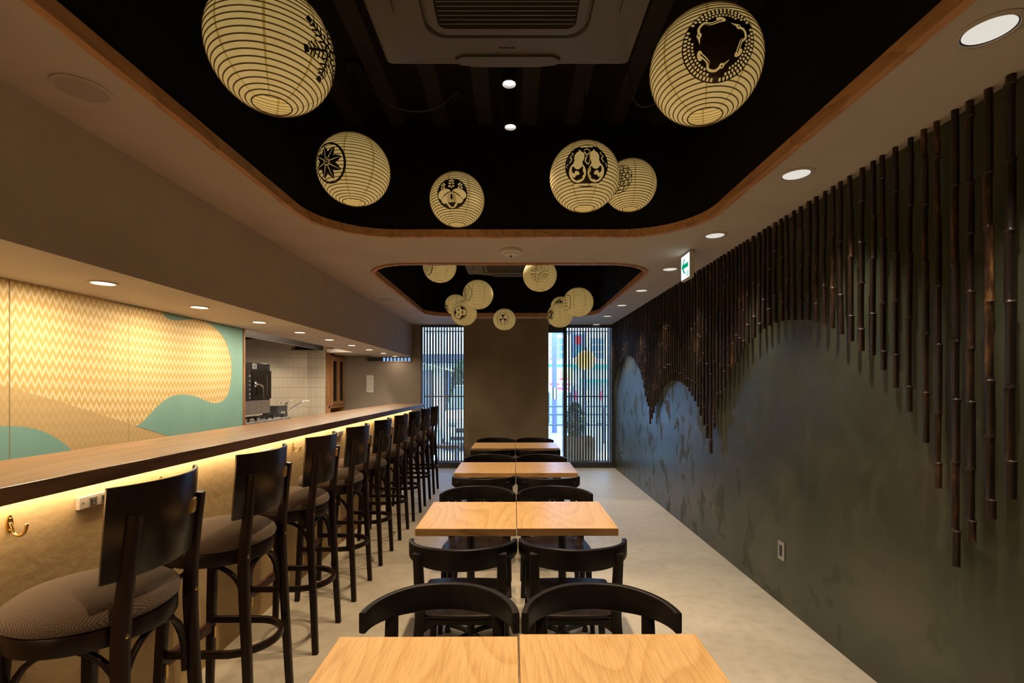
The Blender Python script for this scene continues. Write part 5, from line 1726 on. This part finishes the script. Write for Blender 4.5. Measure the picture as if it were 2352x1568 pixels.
t = thing('signal_lamp', 'red pedestrian signal lamp seen through the right slats above the globe', 'traffic light', (1.985, 15.0, 2.30))
bm = newbm(); box(bm, -0.17, 0.17, -0.10, 0.10, 0.0, 0.72, bevel=0.02)
link('housing', bm, flat('signal_blue', (0.04, 0.10, 0.16), 0.5), t)
bm = newbm(); box(bm, -0.085, 0.085, -0.115, -0.10, 0.40, 0.66, bevel=0.01)
link('red_light', bm, emissive('red_light', (1.0, 0.03, 0.06), 2.2), t)
bm = newbm(); box(bm, -0.12, 0.12, -0.115, -0.10, 0.06, 0.32, bevel=0.01)
link('green_light', bm, flat('signal_dark_green', (0.02, 0.12, 0.11), 0.3), t)
bm = newbm(); tube(bm, [(0.2, 0, -2.43), (0.2, 0, 0.8)], 0.05, 12); tube(bm, [(0.2, 0, 0.3), (0.1, 0, 0.3)], 0.03, 8)
link('post', bm, M['frame'], t)

t = thing('guard_rail', 'dark tubular street guard rail seen through the clear door glass', 'guard rail', (2.6, 13.0, -0.13))
for z in (0.50, 0.78, 1.0):
    bm = newbm(); tube(bm, [(-2.2, 0, z), (3, 0, z)], 0.022, 8)
    link('rail', bm, M['frame'], t)
for x in (-1.9, -0.2, 1.4, 2.9):
    bm = newbm(); tube(bm, [(x, 0, 0), (x, 0, 1.02)], 0.03, 8)
    link('post', bm, M['frame'], t)
# flower beds and low kerb stones near the door
def shrub(name, label, loc, w, dpt, h, n, group=None):
    t = thing(name, label, 'shrub', loc, 0, group)
    rr_ = random.Random(int(abs(loc[0]) * 1000))
    bm = newbm()
    for k in range(n):
        a = rr_.uniform(0, 2 * PI); u = rr_.random() ** 0.5; z = rr_.random()
        f = math.sin(PI * (0.15 + 0.8 * z)) ** 0.7
        c = Vector((w * u * f * math.cos(a), dpt * u * f * math.sin(a), h * (0.12 + 0.88 * z)))
        s = rr_.uniform(0.02, 0.038) * (1 if h < 1.3 else 2.2)
        d1 = Vector((rr_.uniform(-1, 1), rr_.uniform(-1, 1), rr_.uniform(-0.4, 1))).normalized()
        d2 = d1.cross(Vector((rr_.uniform(-1, 1), rr_.uniform(-1, 1), rr_.uniform(-1, 1)))).normalized()
        vs = [bm.verts.new(c - d1 * s), bm.verts.new(c + d2 * s * 0.45 + d1 * s * 0.1), bm.verts.new(c + d1 * s), bm.verts.new(c - d2 * s * 0.45 + d1 * s * 0.1)]
        bm.faces.new(vs)
    link('foliage', bm, M['leaf'], t)
    bm = newbm()
    for k in range(5):
        a = 2 * PI * k / 5
        tube(bm, smooth_curve([(0, 0, 0), (0.2 * w * math.cos(a), 0.2 * dpt * math.sin(a), h * 0.4), (0.6 * w * math.cos(a), 0.6 * dpt * math.sin(a), h * 0.85)], 3), 0.006 if h < 1.3 else 0.03, 6)
    link('stem', bm, M['joist'], t)
    return t
shrub('shrub', 'dark green shrub beyond the clear glass of the door', (1.42, 11.4, -0.13), 0.22, 0.22, 0.75, 900)
# planter box with shrubs in front of the right screen
t = thing('planter_box', 'light wooden planter box standing outside behind the right slats', 'planter', (1.23, 9.12, -0.03))
bm = newbm()
for a in range(9): box(bm, -0.27 + a * 0.06, -0.27 + a * 0.06 + 0.056, -0.20, -0.178, 0.0, 0.49); box(bm, -0.27 + a * 0.06, -0.27 + a * 0.06 + 0.056, 0.178, 0.20, 0.0, 0.49)
for a in range(6): box(bm, -0.27, -0.25, -0.178 + a * 0.06, -0.178 + a * 0.06 + 0.056, 0, 0.49); box(bm, 0.246, 0.266, -0.178 + a * 0.06, -0.178 + a * 0.06 + 0.056, 0, 0.49)
link('boards', bm, M['planter'], t)
bm = newbm(); box(bm, -0.25, 0.246, -0.178, 0.178, 0.0, 0.42)
link('soil', bm, M['joist'], t)
shrub('shrub', 'leafy shrub growing in the wooden planter behind the right slats', (1.15, 9.12, 0.39), 0.20, 0.14, 0.72, 1400)
shrub('shrub', 'tall tree with loose foliage seen through the left slats', (-1.72, 15.5, -0.13), 0.42, 0.4, 2.35, 800)

bm = newbm(); box(bm, -2.4, 2.2, YF + 0.12, 9.30, 2.62, 2.70)
struct(link('eave', bm, M['frame']))
# hanging yellow globe outside the door
c = px(1345, 827, 9.02)
t = thing('globe_lantern', 'yellow hanging globe lantern outside, behind the right slats', 'lantern', c)
bm = newbm(); lathe(bm, [(0.19 * math.sin(PI * k / 24), -0.185 * math.cos(PI * k / 24)) for k in range(25)], 36)
M['globe'] = flat('globe_yellow', (0.80, 0.52, 0.10), 0.6, emit=(1.0, 0.60, 0.12), es=1.0)
link('globe', bm, M['globe'], t, True)
bm = newbm(); lathe(bm, [(0.0, 0.18), (0.03, 0.18), (0.03, 0.23), (0.022, 0.26), (0.022, 0.40), (0.008, 0.44), (0.008, 2.62 - c.z), (0, 2.62 - c.z)], 14)
link('fitting', bm, M['frame'], t, True)

# bench under the left window
t = thing('bench', 'brown wooden bench outside, low behind the left slats', 'bench', (-1.30, 9.0, -0.03))
bm = newbm()
for b in (-0.15, -0.04, 0.07): box(bm, -0.32, 0.28, b, b + 0.09, 0.30, 0.36, bevel=0.004)
link('seat', bm, M['bench'] if 'bench' in M else M['lattice'], t)
for a in (-0.27, 0.2):
    for b in (-0.13, 0.10):
        bm = newbm(); box(bm, a, a + 0.04, b, b + 0.04, 0, 0.30)
        link('leg', bm, M['alu'], t)

# car parked across the street at left
def car():
    t = thing('car', 'white car parked across the street, seen through the left slats', 'car', (-0.95, 12.9, -0.13))
    # cross sections from nose to tail (y, half width, sill, belt)
    st_ = [(-1.60, 0.62, 0.30, 0.62), (-1.55, 0.72, 0.22, 0.78), (-1.25, 0.78, 0.18, 0.92), (-0.75, 0.80, 0.18, 1.0), (0.4, 0.80, 0.18, 1.02), (1.35, 0.80, 0.18, 1.0), (1.6, 0.74, 0.25, 0.92)]
    bm = newbm(); rings = []
    for y, w, z0, z1 in st_:
        q = [(-w * 0.92, z0), (-w, z0 + 0.12), (-w, (z0 + z1) / 2), (-w * 0.97, z1 - 0.08), (-w * 0.88, z1), (0, z1 + 0.02), (w * 0.88, z1), (w * 0.97, z1 - 0.08), (w, (z0 + z1) / 2), (w, z0 + 0.12), (w * 0.92, z0)]
        rings.append([bm.verts.new((a, y, b)) for a, b in q])
    for A, B in zip(rings, rings[1:]):
        for k in range(len(A)): bm.faces.new((A[k], A[(k + 1) % len(A)], B[(k + 1) % len(A)], B[k]))
    bm.faces.new(rings[0]); bm.faces.new(rings[-1])
    smooth_angle(link('body', bm, M['car_white'], t), 40)
    bm = newbm(); rings = []
    for y, w, z in ((-0.95, 0.70, 0.98), (-0.35, 0.60, 1.52), (0.9, 0.60, 1.55), (1.5, 0.68, 1.0)):
        rings.append((y, w, z))
    lo = [bm.verts.new((s * 0.72, y, 0.99)) for s in (-1, 1) for y in (-0.98, 1.52)]
    hi = [bm.verts.new((s * 0.58, y, 1.53)) for s in (-1, 1) for y in (-0.35, 1.0)]
    for q in ((lo[0], lo[2], hi[2], hi[0]), (lo[1], lo[3], hi[3], hi[1]), (lo[0], lo[1], hi[1], hi[0]), (lo[2], lo[3], hi[3], hi[2]), tuple(hi[i] for i in (0, 1, 3, 2))): bm.faces.new(q)
    link('windows', bm, M['ext_glass'], t)
    bm = newbm(); box(bm, -0.60, 0.60, -0.36, 1.02, 1.53, 1.575, bevel=0.015)
    link('roof', bm, M['car_white'], t)
    for x in (-0.74, 0.74):
        for y in (-1.0, 1.05):
            bm = newbm(); lathe(bm, [(0, -0.08), (0.19, -0.08), (0.28, -0.07), (0.285, 0.07), (0.19, 0.08), (0, 0.08)], 24)
            o = link('wheel', bm, M['black_metal'], t, True); o.rotation_euler = (0, PI / 2, 0); o.location = (x, y, 0.285)
    bm = newbm()
    for s in (-1, 1): box(bm, s * 0.52 - 0.14, s * 0.52 + 0.14, -1.60, -1.52, 0.58, 0.70, bevel=0.02)
    link('headlight', bm, M['alu'], t)
    bm = newbm(); box(bm, -0.40, 0.40, -1.625, -1.58, 0.46, 0.56, bevel=0.01); box(bm, -0.55, 0.55, -1.605, -1.56, 0.28, 0.36)
    link('radiator_grille', bm, M['black_metal'], t)
    bm = newbm(); box(bm, -0.17, 0.17, -1.64, -1.615, 0.37, 0.45)
    link('number_plate', bm, M['alu'], t)
M['car_white'] = flat('car_white', (0.75, 0.76, 0.78), 0.25, coat=0.5)
car()

# house behind the car
t = thing('house', 'white house across the street behind the left slats, dark balcony edge', 'building', (-4.0, 17.0, -0.13))
bm = newbm(); box(bm, -5, 4.6, 0, 5, 0, 7)
link('wall', bm, M['render_white'], t)
bm = newbm(); box(bm, -5, 4.6, -0.8, 0, 2.35, 2.62)
link('balcony', bm, M['ext_dark'] if 'ext_dark' in M else M['frame'], t)
for x in (-2.2, 0.2, 1.55, 3.2):
    bm = newbm(); box(bm, x, x + 0.95, -0.04, 0.0, 0.3, 2.1)
    wn = link('window', bm, M['ext_glass'], t)
    bm = newbm()
    for a in (0, 0.45, 0.9): box(bm, x + a, x + a + 0.05, -0.06, -0.03, 0.3, 2.1)
    link('window_frame', bm, M['joist'], wn)
for x in (-1.6, 0.9, 2.6):
    bm = newbm(); box(bm, x, x + 1.0, -0.04, 0.0, 3.4, 4.6)
    link('window', bm, M['render_grey'], t)
